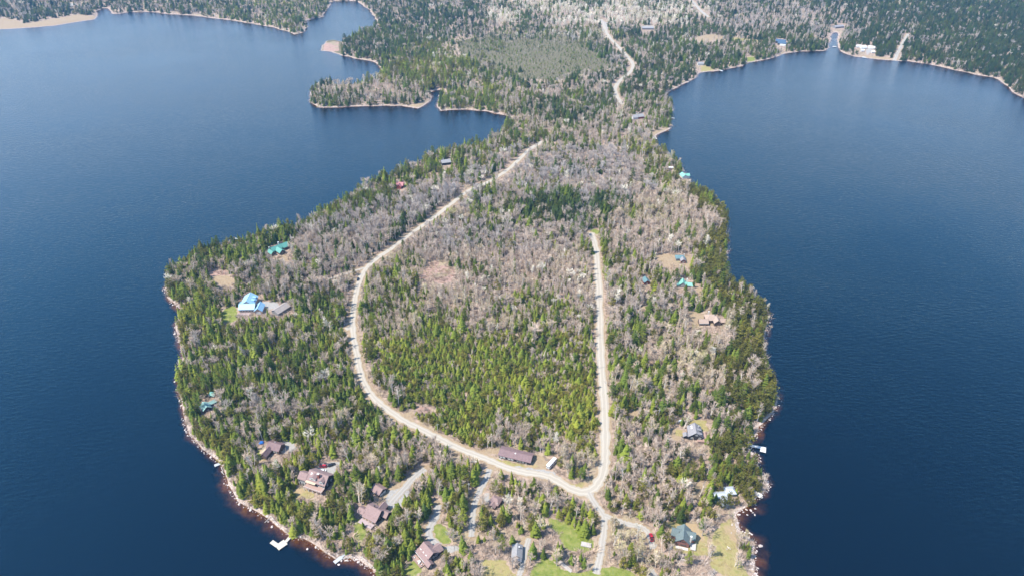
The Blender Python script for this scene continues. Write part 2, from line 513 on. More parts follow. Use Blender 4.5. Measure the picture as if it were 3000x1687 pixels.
def mask(polys):
    m = np.zeros(GX.shape)
    for p in polys:
        m[in_poly(GX, GY, p)] = 1.0
    return m
def soften(m):
    q = np.pad(m, 1, mode='edge')
    return (q[1:-1, 1:-1] * 2 + q[:-2, 1:-1] + q[2:, 1:-1] + q[1:-1, :-2] + q[1:-1, 2:]) / 6
M_LAWN, M_MEADOW, M_BARE, M_PINK, M_GRAVEL, M_BOG = [soften(mask(TRACED[k])) for k in ('lawn', 'meadow', 'bare', 'pink', 'gravel', 'bog')]
rd = np.full(GX.shape, 1e9)
for ln, w, p_ in ROADS.values():
    mn, mx = ln.min(0) - 25, ln.max(0) + 25
    near = (GX > mn[0]) & (GX < mx[0]) & (GY > mn[1]) & (GY < mx[1])
    rd[near] = np.minimum(rd[near], dist_line(GX[near], GY[near], ln) - w / 2)
M_VERGE = np.clip(1.0 - rd / 3.2, 0, 1) * 0.75

def sheet(name, keep, Z, m, attrs):
    """The faces of the big grid whose four corners include one that KEEP holds for."""
    k = keep[:-1, :-1] | keep[1:, :-1] | keep[:-1, 1:] | keep[1:, 1:]
    idx = np.arange(NR * NC).reshape(NR, NC)
    q = np.stack([idx[:-1, :-1][k], idx[:-1, 1:][k], idx[1:, 1:][k], idx[1:, :-1][k]], 1)
    used, inv = np.unique(q.ravel(), return_inverse=True)
    co = np.stack([GX.ravel()[used], GY.ravel()[used], np.broadcast_to(Z, GX.shape).ravel()[used]], 1).astype(np.float32)
    me = bpy.data.meshes.new(name)
    me.vertices.add(len(co))
    me.vertices.foreach_set('co', co.ravel())
    nf = len(q)
    me.loops.add(nf * 4)
    me.loops.foreach_set('vertex_index', inv.astype(np.int32).ravel())
    me.polygons.add(nf)
    me.polygons.foreach_set('loop_start', np.arange(0, nf * 4, 4, dtype=np.int32))
    me.polygons.foreach_set('use_smooth', np.ones(nf, bool))
    me.update(calc_edges=True)
    for kk, v in attrs.items():
        a = me.attributes.new(kk, 'FLOAT', 'POINT')
        a.data.foreach_set('value', np.broadcast_to(v, GX.shape).ravel()[used].astype(np.float32))
    me.materials.append(m)
    me.validate()
    o = bpy.data.objects.new(name, me)
    COL.objects.link(o)
    o['kind'] = 'structure'
    return o

# ground: leaf litter, moss, lawn, dry grass, gravel, shore stones, lake bed
m_ground, n, b = new_mat('ground_cover')
tc = n.node('ShaderNodeNewGeometry').outputs['Position']
n1 = n.noise(0.05, 6, tc)
n2 = n.noise(0.35, 6, tc)
n3 = n.noise(1.6, 4, tc)
litter = n.ramp(n1, [(0.3, (0.27, 0.195, 0.145)), (0.5, (0.34, 0.25, 0.195)), (0.7, (0.25, 0.22, 0.115))])
litter = n.mix(n.step(n2, 0.42, 0.62), litter, (0.17, 0.13, 0.10))
litter = n.mix(n.step(n3, 0.55, 0.75), litter, (0.34, 0.28, 0.24))
def edge(name, lo=0.35, hi=0.65):
    a = n.attr(name).outputs['Fac']
    w_ = n.math('ADD', a, n.math('MULTIPLY', n.math('SUBTRACT', n2, 0.5), 0.9))
    return n.step(w_, lo, hi)
bare = n.ramp(n2, [(0.3, (0.21, 0.15, 0.095)), (0.5, (0.275, 0.205, 0.13)), (0.7, (0.20, 0.135, 0.085))])
bare = n.mix(n.step(n3, 0.45, 0.7), bare, (0.30, 0.24, 0.165))
pink = n.ramp(n2, [(0.3, (0.22, 0.135, 0.11)), (0.6, (0.32, 0.215, 0.175)), (0.8, (0.38, 0.29, 0.22))])
pink = n.mix(n.step(n1, 0.50, 0.60), pink, litter)
meadow = n.ramp(n2, [(0.3, (0.18, 0.145, 0.06)), (0.5, (0.27, 0.225, 0.10)), (0.7, (0.19, 0.185, 0.06))])
meadow = n.mix(n.step(n1, 0.52, 0.62), meadow, (0.30, 0.22, 0.13))
lawn = n.ramp(n2, [(0.3, (0.10, 0.135, 0.028)), (0.5, (0.15, 0.175, 0.038)), (0.7, (0.22, 0.21, 0.07))])
lawn = n.mix(n.step(n3, 0.5, 0.75), lawn, (0.20, 0.20, 0.075))
gravel = n.ramp(n3, [(0.3, (0.235, 0.225, 0.215)), (0.6, (0.30, 0.285, 0.265))])
col = n.mix(edge('bog'), litter, n.ramp(n2, [(0.3, (0.085, 0.075, 0.05)), (0.6, (0.13, 0.115, 0.065)), (0.8, (0.17, 0.15, 0.07))]))
verge = n.attr('verge').outputs['Fac']
col = n.mix(n.step(n.math('ADD', verge, n.math('MULTIPLY', n.math('SUBTRACT', n2, 0.5), 1.0)), 0.3, 0.7), col, bare)
col = n.mix(edge('pink'), col, pink)
col = n.mix(edge('bare'), col, bare)
col = n.mix(edge('meadow'), col, meadow)
col = n.mix(edge('lawn'), col, lawn)
col = n.mix(edge('gravel'), col, gravel)
sd_ = n.attr('shore').outputs['Fac']
strip = n.ramp(n3, [(0.3, (0.20, 0.145, 0.12)), (0.5, (0.33, 0.26, 0.22)), (0.68, (0.46, 0.39, 0.345))])
near = n.step(n.math('ADD', sd_, n.math('MULTIPLY', n2, 3.0)), 4.6, 2.0)
col = n.mix(near, col, strip)
bedc = n.ramp(n2, [(0.3, (0.085, 0.035, 0.022)), (0.5, (0.15, 0.075, 0.03)), (0.72, (0.19, 0.12, 0.04))])
bedc = n.mix(n.step(n3, 0.62, 0.72), bedc, (0.22, 0.16, 0.12))
col = n.mix(n.step(sd_, 0.1, -0.6), col, bedc)
n.link(col, b.inputs['Base Color'])
b.inputs['Roughness'].default_value = 0.95
b.inputs['Specular IOR Level'].default_value = 0.1
bp = n.node('ShaderNodeBump')
bp.inputs['Strength'].default_value = 0.6
bp.inputs['Distance'].default_value = 0.5
n.link(n.math('ADD', n3, n.math('MULTIPLY', n2, 2.0)), bp.inputs['Height'])
n.link(bp.outputs[0], b.inputs['Normal'])
ground = sheet('ground', GD > -24, GZ, m_ground, {'lawn': M_LAWN, 'meadow': M_MEADOW, 'bare': M_BARE, 'pink': M_PINK, 'gravel': M_GRAVEL, 'verge': M_VERGE, 'bog': M_BOG, 'shore': GD})

# water: clear amber over the shallows, opaque navy over the deep, rippled and reflecting the sky
m_water, n, b = new_mat('lake_water')
nt = m_water.node_tree
nt.nodes.remove(b)
out = nt.nodes['Material Output']
geo = n.node('ShaderNodeNewGeometry').outputs['Position']
mp = n.node('ShaderNodeMapping')
mp.inputs['Rotation'].default_value = (0, 0, math.radians(-28))
mp.inputs['Scale'].default_value = (0.55, 1.5, 1.0)
n.link(geo, mp.inputs[0])
w1 = n.noise(0.30, 3, mp.outputs[0], 0.6)
w2 = n.noise(1.3, 2, mp.outputs[0])
wl = n.noise(0.006, 3, geo)
h = n.math('ADD', n.math('MULTIPLY', w1, 1.0), n.math('MULTIPLY', w2, 0.22))
bp = n.node('ShaderNodeBump')
bp.inputs['Distance'].default_value = 1.0
n.link(n.math('MULTIPLY', n.math('ADD', n.math('MULTIPLY', wl, 0.9), 0.35), 0.60), bp.inputs['Strength'])
n.link(h, bp.inputs['Height'])
gl = n.node('ShaderNodeBsdfGlossy')
n.link(n.math('ADD', n.math('MULTIPLY', wl, 0.12), 0.05), gl.inputs['Roughness'])
n.link(bp.outputs[0], gl.inputs['Normal'])
fr = n.node('ShaderNodeFresnel')
fr.inputs['IOR'].default_value = 1.5
n.link(bp.outputs[0], fr.inputs['Normal'])
n.link(n.mix(n.step(fr.outputs[0], 0.04, 0.34), (0.30, 0.80, 1.0), (0.98, 0.95, 1.0)), gl.inputs['Color'])
df = n.node('ShaderNodeBsdfDiffuse')
df.inputs['Color'].default_value = (0.0, 0.0006, 0.003, 1)
tr = n.node('ShaderNodeBsdfTransparent')
tr.inputs['Color'].default_value = (0.80, 0.66, 0.50, 1)
dep = n.attr('depth').outputs['Fac']
dn = n.math('ADD', dep, n.math('MULTIPLY', n.math('SUBTRACT', n.noise(0.10, 4, geo), 0.5), 3.0))
body = n.node('ShaderNodeMixShader')
n.link(n.step(dn, -0.3, 1.9), body.inputs[0])
n.link(tr.outputs[0], body.inputs[1])
n.link(df.outputs[0], body.inputs[2])
surf = n.node('ShaderNodeMixShader')
n.link(fr.outputs[0], surf.inputs[0])
n.link(body.outputs[0], surf.inputs[1])
n.link(gl.outputs[0], surf.inputs[2])
n.link(surf.outputs[0], out.inputs['Surface'])
water = sheet('lake', GD < 1.0, 0.0, m_water, {'depth': np.maximum(0, -GZ)})

# roads: gravel ribbons laid on the ground, worn pale in two wheel tracks
m_road, n, b = new_mat('gravel_road')
geo = n.node('ShaderNodeNewGeometry').outputs['Position']
ac = n.attr('across').outputs['Fac']
pale = n.attr('pale').outputs['Fac']
g2 = n.noise(0.5, 6, geo)
g3 = n.noise(3.0, 4, geo)
base = n.mix(pale, (0.235, 0.225, 0.215), (0.315, 0.282, 0.235))
trk = n.step(n.math('ABSOLUTE', n.math('SUBTRACT', n.math('ABSOLUTE', n.math('ADD', ac, n.math('MULTIPLY', n.math('SUBTRACT', g2, 0.5), 0.25))), 0.42)), 0.22, 0.05)
c = n.mix(trk, base, n.scale(base, 1.22))
c = n.mix(n.step(n.math('ADD', n.math('ABSOLUTE', ac), n.math('MULTIPLY', n.math('SUBTRACT', g2, 0.5), 0.9)), 0.72, 1.05), c, (0.33, 0.25, 0.16))
c = n.mix(n.math('MULTIPLY', g3, 0.35), c, (0.30, 0.27, 0.23))
n.link(c, b.inputs['Base Color'])
b.inputs['Roughness'].default_value = 0.95
b.inputs['Specular IOR Level'].default_value = 0.1
for key, (ln, w, pl) in ROADS.items():
    L = smooth(ln, 1) if len(ln) < 200 else ln
    tan = np.gradient(L, axis=0)
    tan /= np.hypot(tan[:, 0], tan[:, 1])[:, None] + 1e-9
    nr = np.stack([-tan[:, 1], tan[:, 0]], 1)
    acr = np.array([-1.0, -0.5, 0.0, 0.5, 1.0])
    hw = w / 2 * (1 + 0.22 * (rng.random((len(L), 2)) - 0.5) * 2)
    if key == 'loop':
        hw = hw * np.where(L[:, 0] < 22, 0.80, 1.0)[:, None]
    if key != 'loop':
        hw[-1] *= 0.25
        hw[-2] *= 0.6
    V, A, F = [], [], []
    for i in range(len(L)):
        for j, a in enumerate(acr):
            q = L[i] + nr[i] * a * (hw[i, 0] if a < 0 else hw[i, 1])
            V.append((q[0], q[1], 0.0))
            A.append(a)
    V = np.array(V)
    V[:, 2] = ground_at(V[:, 0], V[:, 1]) + 0.14 + 0.10 * (1 - np.abs(A))
    for i in range(len(L) - 1):
        for j in range(4):
            k = i * 5 + j
            F.append((k, k + 1, k + 6, k + 5))
    o = mesh_obj({'loop': 'road', 'far_road': 'road', 'spur': 'road'}.get(key, 'driveway' if 'drive' in key else 'track'), V, F, m_road, smooth_=True, attrs={'across': A, 'pale': np.full(len(V), pl)})
    o['kind'] = 'structure'
# ------------------------------------------------------------------ houses: a small kit of walls, roofs, windows, decks
M = {}
def setm(k, *a, **kw):
    M[k] = mat(k, *a, **kw)
setm('shingle_mauve', (0.225, 0.155, 0.145), var=0.22, scale=1.6, spec=0.15)
setm('shingle_brown', (0.17, 0.115, 0.115), var=0.2, scale=0.9, spec=0.15)
setm('shingle_grey', (0.215, 0.205, 0.215), var=0.2, scale=1.3, spec=0.15)
setm('shingle_pale_grey', (0.225, 0.22, 0.225), var=0.15, scale=1.3, spec=0.15)
setm('shingle_tan', (0.315, 0.235, 0.19), var=0.18, scale=1.2, spec=0.15)
setm('shingle_green', (0.115, 0.145, 0.145), var=0.15, scale=1.0, spec=0.15)
setm('shingle_taupe', (0.27, 0.235, 0.215), var=0.15, scale=1.0, spec=0.15)
setm('metal_blue', (0.235, 0.40, 0.54), rough=0.5, spec=0.4, var=0.05)
setm('metal_teal', (0.085, 0.245, 0.205), rough=0.5, spec=0.35, var=0.08)
setm('metal_sage', (0.23, 0.37, 0.335), rough=0.5, spec=0.35, var=0.08)
setm('metal_mint', (0.17, 0.385, 0.315), rough=0.5, spec=0.35, var=0.07)
setm('metal_pale', (0.38, 0.41, 0.45), rough=0.45, spec=0.5, var=0.06)
setm('metal_darkteal', (0.095, 0.17, 0.185), rough=0.55, spec=0.35, var=0.1)
setm('metal_red', (0.33, 0.13, 0.135), rough=0.6, spec=0.3, var=0.1)
setm('metal_navy', (0.045, 0.085, 0.14), rough=0.6, spec=0.3, var=0.1)
setm('roof_white', (0.58, 0.58, 0.58), rough=0.6, var=0.04)
setm('wall_dark', (0.040, 0.038, 0.040), var=0.2)
setm('wall_brown', (0.105, 0.075, 0.062), var=0.2)
setm('wall_redbrown', (0.20, 0.088, 0.070), var=0.18)
setm('wall_grey', (0.20, 0.195, 0.195), var=0.15)
setm('wall_brick', (0.44, 0.31, 0.25), var=0.15)
setm('wall_white', (0.5, 0.49, 0.47), var=0.06)
setm('wall_red', (0.25, 0.06, 0.05), var=0.15)
setm('trim_white', (0.56, 0.55, 0.53), var=0.08)
setm('glass', (0.02, 0.03, 0.04), rough=0.12, spec=0.6, var=0.05)
setm('wood_pale', (0.45, 0.36, 0.25), var=0.15, scale=3)
setm('wood_brown', (0.30, 0.20, 0.165), var=0.18, scale=3)
setm('wood_mauve', (0.32, 0.25, 0.245), var=0.15, scale=3)
setm('wood_grey', (0.45, 0.42, 0.39), var=0.18, scale=3)
setm('wood_bleached', (0.38, 0.35, 0.325), var=0.25, scale=3)
setm('stone', (0.46, 0.42, 0.39), var=0.25, scale=2.5, bump=0.3)
setm('brick_red', (0.22, 0.075, 0.06), var=0.2, scale=4)
setm('black_rubber', (0.02, 0.02, 0.02), var=0.1)
setm('paint_red', (0.33, 0.012, 0.022), rough=0.3, spec=0.5, var=0.03)
setm('paint_black', (0.012, 0.013, 0.017), rough=0.25, spec=0.5, var=0.03)
setm('paint_white', (0.62, 0.62, 0.62), rough=0.3, spec=0.5, var=0.03)
setm('paint_silver', (0.45, 0.47, 0.50), rough=0.3, spec=0.5, var=0.03)
setm('chrome', (0.55, 0.55, 0.56), rough=0.25, spec=0.6, metal=0.8, var=0.03)
setm('dock_white', (0.48, 0.475, 0.465), var=0.06, scale=4)
setm('dock_wood', (0.40, 0.355, 0.295), var=0.12, scale=4)
setm('dock_grey', (0.33, 0.345, 0.355), var=0.12, scale=4)

LANDMARKS = []          # (x, y, phrase) used when trees and rocks are described
HULLS = []              # ground polygons that must stay in view (no tree in front of a house)

class House:
    def __init__(self, name, label, pa, pb, ridge, phrase=None, cat='house', group=None, k=1.0):
        ridge = ridge * k
        self.k = k
        A, B = P(pa[0], pa[1], ridge + 2.4), P(pb[0], pb[1], ridge + 2.4)
        c = (A + B) / 2
        self.rot = math.atan2(B[1] - A[1], B[0] - A[0])
        z = float(ground_at(c[0], c[1])[0])
        self.o = empty(name, (c[0], c[1], z), self.rot)
        self.o.scale = (k, k, k)
        tag(self.o, label, cat, group)
        self.c = c
        self.pts = []
        if phrase:
            LANDMARKS.append((c[0], c[1], phrase))
    def _reg(self, V):
        cr, sr = math.cos(self.rot), math.sin(self.rot)
        for v in V:
            q = self.k
            self.pts.append((self.c[0] + (v[0] * cr - v[1] * sr) * q, self.c[1] + (v[0] * sr + v[1] * cr) * q, self.o.location.z + v[2] * q))
    def add(self, name, V, F, m, parent=None):
        self._reg(V)
        return mesh_obj(name, V, F, m, parent=parent or self.o)
    def wing(self, x0, x1, y0, y1, eave, ridge, wall, roof, axis='x', over=0.45, th=0.22, z0=-1.0):
        """A gabled block: walls up to the rakes and a roof slab with a real edge."""
        sw = (lambda a, b_, z: (a, b_, z)) if axis == 'x' else (lambda a, b_, z: (b_, a, z))
        if axis == 'y':
            x0, x1, y0, y1 = y0, y1, x0, x1
        ym = (y0 + y1) / 2
        V = []
        for x in (x0, x1):
            V += [sw(x, y0, z0), sw(x, y1, z0), sw(x, y1, eave), sw(x, ym, ridge), sw(x, y0, eave)]
        F = [(0, 1, 2, 3, 4), (9, 8, 7, 6, 5), (0, 4, 9, 5), (1, 6, 7, 2), (2, 7, 8, 3), (4, 3, 8, 9)]
        w = self.add('wall', V, F, wall)
        dz = (ridge - eave) / (y1 - ym) * over
        V = []
        for x in (x0 - over, x1 + over):
            V += [sw(x, y0 - over, eave - dz + 0.05), sw(x, ym, ridge + 0.05), sw(x, y1 + over, eave - dz + 0.05),
                  sw(x, y1 + over, eave - dz + 0.05 + th), sw(x, ym, ridge + 0.05 + th), sw(x, y0 - over, eave - dz + 0.05 + th)]
        F = [(0, 1, 4, 5), (1, 2, 3, 4), (11, 10, 7, 6), (10, 9, 8, 7), (5, 4, 10, 11), (4, 3, 9, 10), (0, 6, 7, 1), (1, 7, 8, 2), (0, 5, 11, 6), (2, 8, 9, 3)]
        r = self.add('roof', V, F, roof)
        # a ridge cap proud of the two slopes
        V, F = boxes_geo([(x0 - over, x1 + over, ym - 0.14, ym + 0.14, ridge + th, ridge + th + 0.12)])
        self.add('ridge_cap', [sw(*v) for v in V], F, roof, parent=r)
        return w, r
    def hip(self, x0, x1, y0, y1, eave, ridge, half, wall, roof, over=0.45, z0=-1.0):
        V, F = boxes_geo([(x0, x1, y0, y1, z0, eave)])
        w = self.add('wall', V, F, wall)
        xm, ym = (x0 + x1) / 2, (y0 + y1) / 2
        a, b_, c_, d_ = x0 - over, x1 + over, y0 - over, y1 + over
        e = eave + 0.003
        V = [(a, c_, e), (b_, c_, e), (b_, d_, e), (a, d_, e), (a, c_, e + 0.2), (b_, c_, e + 0.2), (b_, d_, e + 0.2), (a, d_, e + 0.2), (xm - half, ym, ridge), (xm + half, ym, ridge)]
        F = [(0, 3, 2, 1), (0, 1, 5, 4), (1, 2, 6, 5), (2, 3, 7, 6), (3, 0, 4, 7), (4, 5, 9, 8), (5, 6, 9), (6, 7, 8, 9), (7, 4, 8)]
        r = self.add('roof', V, F, roof)
        return w, r
    def shed(self, x0, x1, y0, y1, zb, zf, m, th=0.18, posts=None, pm=None):
        """A lean-to roof that falls from zb (at y1) to zf (at y0)."""
        V = [(x0, y0, zf), (x1, y0, zf), (x1, y1, zb), (x0, y1, zb), (x0, y0, zf + th), (x1, y0, zf + th), (x1, y1, zb + th), (x0, y1, zb + th)]
        F = [(0, 3, 2, 1), (4, 5, 6, 7), (0, 1, 5, 4), (1, 2, 6, 5), (2, 3, 7, 6), (3, 0, 4, 7)]
        r = self.add('porch_roof', V, F, m)
        for k in range(posts or 0):
            x = x0 + 0.3 + (x1 - x0 - 0.6) * k / max(1, posts - 1)
            self.box('post', (x - 0.13, x + 0.13, y0 + 0.2, y0 + 0.46, -0.6, zf - 0.003), pm or M['trim_white'])
        return r
    def box(self, name, b, m, parent=None):
        V, F = boxes_geo([b])
        return self.add(name, V, F, m, parent)
    def win(self, x, y, z, w, h, face, frame=None, pane=None):
        """A window on a wall that faces 'x+', 'x-', 'y+' or 'y-': frame and recessed pane."""
        t = 0.16
        fr = frame or M['trim_white']
        a = w / 2
        bars = [(-a, a, 0, 0.13), (-a, a, h - 0.13, h), (-a, -a + 0.13, 0.13, h - 0.13), (a - 0.13, a, 0.13, h - 0.13)]
        if w > 1.3:
            bars.append((-0.05, 0.05, 0.13, h - 0.13))
        s = 1 if '+' in face else -1
        bx, pn = [], None
        for u0, u1, v0, v1 in bars:
            if face[0] == 'x':
                bx.append((min(x - 0.02 * s, x + t * s), max(x - 0.02 * s, x + t * s), y + u0, y + u1, z + v0, z + v1))
            else:
                bx.append((x + u0, x + u1, min(y - 0.02 * s, y + t * s), max(y - 0.02 * s, y + t * s), z + v0, z + v1))
        V, F = boxes_geo(bx)
        f = self.add('window', V, F, fr)
        if face[0] == 'x':
            pn = (min(x, x + 0.07 * s), max(x, x + 0.07 * s), y - a + 0.1, y + a - 0.1, z + 0.1, z + h - 0.1)
        else:
            pn = (x - a + 0.1, x + a - 0.1, min(y, y + 0.07 * s), max(y, y + 0.07 * s), z + 0.1, z + h - 0.1)
        self.box('pane', pn, pane or M['glass'], parent=f)
        return f
    def chimney(self, x, y, z0, z1, s, m, cap=None):
        c = self.box('chimney', (x - s / 2, x + s / 2, y - s / 2, y + s / 2, z0, z1), m)
        self.box('cap', (x - s / 2 - 0.1, x + s / 2 + 0.1, y - s / 2 - 0.1, y + s / 2 + 0.1, z1 + 0.003, z1 + 0.28), cap or M['trim_white'], parent=c)
    def deck(self, x0, x1, y0, y1, z, m, rail=None, sides='', posts=True):
        d = self.box('deck', (x0, x1, y0, y1, z - 0.25, z), m)
        pm = rail or m
        if posts:
            nx = max(2, int((x1 - x0) / 3.0) + 1)
            for k in range(nx):
                x = x0 + 0.25 + (x1 - x0 - 0.5) * k / (nx - 1)
                self.box('post', (x - 0.14, x + 0.14, y0 + 0.1, y0 + 0.38, -0.8, z - 0.253), pm, parent=d)
        r = []
        if 'f' in sides: r += [(x0, x1, y0 + 0.02, y0 + 0.12, z + 0.85, z + 1.0)] + [(x0 + (x1 - x0 - 0.1) * k / 8, x0 + (x1 - x0 - 0.1) * k / 8 + 0.1, y0 + 0.02, y0 + 0.12, z, z + 0.85) for k in range(9)]
        if 'b' in sides: r += [(x0, x1, y1 - 0.12, y1 - 0.02, z + 0.85, z + 1.0)] + [(x0 + (x1 - x0 - 0.1) * k / 8, x0 + (x1 - x0 - 0.1) * k / 8 + 0.1, y1 - 0.12, y1 - 0.02, z, z + 0.85) for k in range(9)]
        if 'l' in sides: r += [(x0 + 0.02, x0 + 0.12, y0 + 0.13, y1, z + 0.85, z + 1.0)] + [(x0 + 0.02, x0 + 0.12, y0 + 0.13 + (y1 - y0 - 0.3) * k / 5, y0 + 0.23 + (y1 - y0 - 0.3) * k / 5, z, z + 0.85) for k in range(1, 6)]
        if 'r' in sides: r += [(x1 - 0.12, x1 - 0.02, y0 + 0.13, y1, z + 0.85, z + 1.0)] + [(x1 - 0.12, x1 - 0.02, y0 + 0.13 + (y1 - y0 - 0.3) * k / 5, y0 + 0.23 + (y1 - y0 - 0.3) * k / 5, z, z + 0.85) for k in range(1, 6)]
        if r:
            V, F = boxes_geo(r)
            ob = self.add('railing', V, F, rail or m, parent=d)
        return d
    def dormer(self, x, y0, y1, w, eave, ridge, wall, roof):
        """A gabled dormer that looks out to y0."""
        a = w / 2
        V = [(x - a, y0, eave - 1.5), (x + a, y0, eave - 1.5), (x + a, y0, eave), (x, y0, ridge), (x - a, y0, eave), (x - a, y1, eave - 1.5), (x + a, y1, eave - 1.5), (x + a, y1, eave), (x, y1, ridge), (x - a, y1, eave)]
        F = [(0, 1, 2, 3, 4), (9, 8, 7, 6, 5), (1, 6, 7, 2), (0, 4, 9, 5), (2, 7, 8, 3), (4, 3, 8, 9)]
        d = self.add('dormer', V, F, wall)
        o_ = 0.25
        dz = (ridge - eave) / a * o_
        V = []
        for y in (y0 - o_, y1):
            V += [(x - a - o_, y, eave - dz + 0.03), (x, y, ridge + 0.03), (x + a + o_, y, eave - dz + 0.03), (x + a + o_, y, eave - dz + 0.18), (x, y, ridge + 0.18), (x - a - o_, y, eave - dz + 0.18)]
        F = [(0, 1, 4, 5), (1, 2, 3, 4), (11, 10, 7, 6), (10, 9, 8, 7), (5, 4, 10, 11), (4, 3, 9, 10), (0, 6, 7, 1), (1, 7, 8, 2), (0, 5, 11, 6), (2, 8, 9, 3)]
        self.add('dormer_roof', V, F, roof, parent=d)
        V, F = boxes_geo([(x - a * 0.62, x + a * 0.62, y0 - 0.1, y0 - 0.003, eave - 1.0, eave - 0.1)])
        self.add('dormer_window', V, F, M['trim_white'], parent=d)
        V, F = boxes_geo([(x - a * 0.5, x - 0.04, y0 - 0.13, y0 - 0.103, eave - 0.9, eave - 0.2), (x + 0.04, x + a * 0.5, y0 - 0.13, y0 - 0.103, eave - 0.9, eave - 0.2)])
        self.add('dormer_pane', V, F, M['glass'], parent=d)
    def skylight(self, x, y, z, slope_y, w=1.0, l=1.3, m=None):
        a = math.atan(slope_y)
        V, F = boxes_geo([(-w / 2, w / 2, -l / 2, l / 2, 0.02, 0.22)])
        V = [(x + v[0], y + v[1] * math.cos(a) - v[2] * math.sin(a), z + v[1] * math.sin(a) + v[2] * math.cos(a)) for v in V]
        self.add('skylight', V, F, m or M['trim_white'])
    def done(self, shrink=0.93):
        """Record the ground polygon that the house hides and covers, for the trees to keep clear of."""
        q = []
        for x, y, z in self.pts:
            t = (CAM_H - 2.4) / (CAM_H - z)
            q.append((x * t, y * t))
            q.append((x, y))
        q = np.array(sorted(set(map(tuple, q))))
        def half(pts):
            h = []
            for p in pts:
                while len(h) > 1 and (h[-1][0] - h[-2][0]) * (p[1] - h[-2][1]) - (h[-1][1] - h[-2][1]) * (p[0] - h[-2][0]) <= 0:
                    h.pop()
                h.append(p)
            return h
        hull = np.array(half(q)[:-1] + half(q[::-1])[:-1])
        c = hull.mean(0)
        HULLS.append(c + (hull - c) * shrink)

# --- the lodge with dormers
h = House('house', 'big mauve roofed lodge with dormers, red chimney and white posted decks', (913.5, 1377), (958, 1392), 8.5, 'the dormered lodge')
h.wing(-6.5, 6.5, -5, 4.5, 5.0, 8.5, M['wall_dark'], M['shingle_mauve'])
h.wing(-12, -6.95, -5.6, 0.6, 4.8, 7.2, M['wall_grey'], M['shingle_mauve'])
h.dormer(-2.2, -4.6, -1.0, 4.2, 7.4, 8.4, M['trim_white'], M['shingle_mauve'])
h.dormer(4.0, -4.8, -1.5, 2.8, 7.0, 8.0, M['trim_white'], M['shingle_mauve'])
h.chimney(1.0, -2.3, 5.5, 10.2, 1.1, M['brick_red'])
h.skylight(-9.0, -3.8, 6.1, 0.77, m=M['metal_blue'])
h.skylight(-4.4, -1.6, 7.6, 0.73)
h.deck(-6.3, 6.4, -9.0, -5.05, 2.7, M['wood_brown'], M['trim_white'], 'fr')
h.box('balcony', (-6.3, 0.6, -6.8, -5.05, 4.9, 5.1), M['wood_pale'])
for x in (-5.3, -3.6, -1.9, 2.2, 4.0, 5.6):
    h.win(x, -5.0, 2.9, 1.3, 1.7, 'y-')
for x in (-11, -9.4, -7.9):
    h.win(x, -5.6, 2.6, 1.2, 1.5, 'y-')
for x in (-11.2, -9.5, -7.7):
    h.box('post', (x - 0.16, x + 0.16, -6.3, -6.0, -1, 2.4), M['trim_white'])
for y in (-2.5, 1.5):
    h.win(6.5, y, 2.6, 1.2, 1.4, 'x+')
h.done()
# --- garage next to it
h = House('garage', 'small mauve roofed garage beside the grey gravel yard', (1097.6, 1419), (1120, 1434), 5.2, 'the mauve garage', 'garage', k=0.8)
h.wing(-4.2, 4.2, -3.9, 3.9, 2.8, 5.3, M['wall_dark'], M['shingle_mauve'])
h.box('garage_door', (4.2, 4.32, -2.8, -0.3, -0.4, 2.1), M['trim_white'])
h.box('garage_door', (4.2, 4.32, 0.3, 2.8, -0.4, 2.1), M['trim_white'])
h.win(-1.5, -3.9, 1.0, 1.1, 1.1, 'y-')
h.win(1.6, -3.9, 1.0, 1.1, 1.1, 'y-')
h.done()
# --- brown house with stepped roofs
h = House('house', 'mauve roofed house with stepped roofs and purple grey deck beside gravel yard', (1078.6, 1477), (1117, 1497), 7.2, 'the stepped roof house', k=0.85)
h.wing(-5.5, 5.5, -4.5, 4.2, 4, 7.2, M['wall_dark'], M['shingle_mauve'])
h.wing(-10.6, -6.0, -6.2, -0.6, 3, 5.0, M['wall_grey'], M['shingle_mauve'])
h.wing(6.0, 9.6, -0.5, 5.0, 3.2, 5.4, M['wall_dark'], M['shingle_mauve'])
h.wing(0.2, 4.6, 0.5, 7.6, 4.2, 6.6, M['wall_dark'], M['shingle_mauve'], axis='y')
h.shed(-5.6, 5.9, -7.4, -4.55, 3.7, 2.7, M['shingle_mauve'], posts=5)
h.deck(-6, 5.2, -11.4, -7.45, 0.9, M['wood_mauve'], M['wood_mauve'], '', posts=False)
for x in (-3.5, -0.5, 2.5):
    h.skylight(x, -4.0, 4.35, 0.75, 1.2, 0.5)
h.skylight(-8.0, -4.6, 4.0, 0.7, m=M['glass'])
for x in (-4, -1.6, 0.8, 3.4):
    h.win(x, -4.5, 1.0, 1.5, 1.4, 'y-')
for y in (-2.5, 0.0, 2.2):
    h.win(5.5, y, 1.8, 1.1, 1.6, 'x+')
h.win(-8.3, -6.2, 1.0, 1.8, 1.3, 'y-')
h.chimney(-0.6, 0.8, 6, 8.2, 0.7, M['wall_brown'], M['wall_dark'])
h.done()
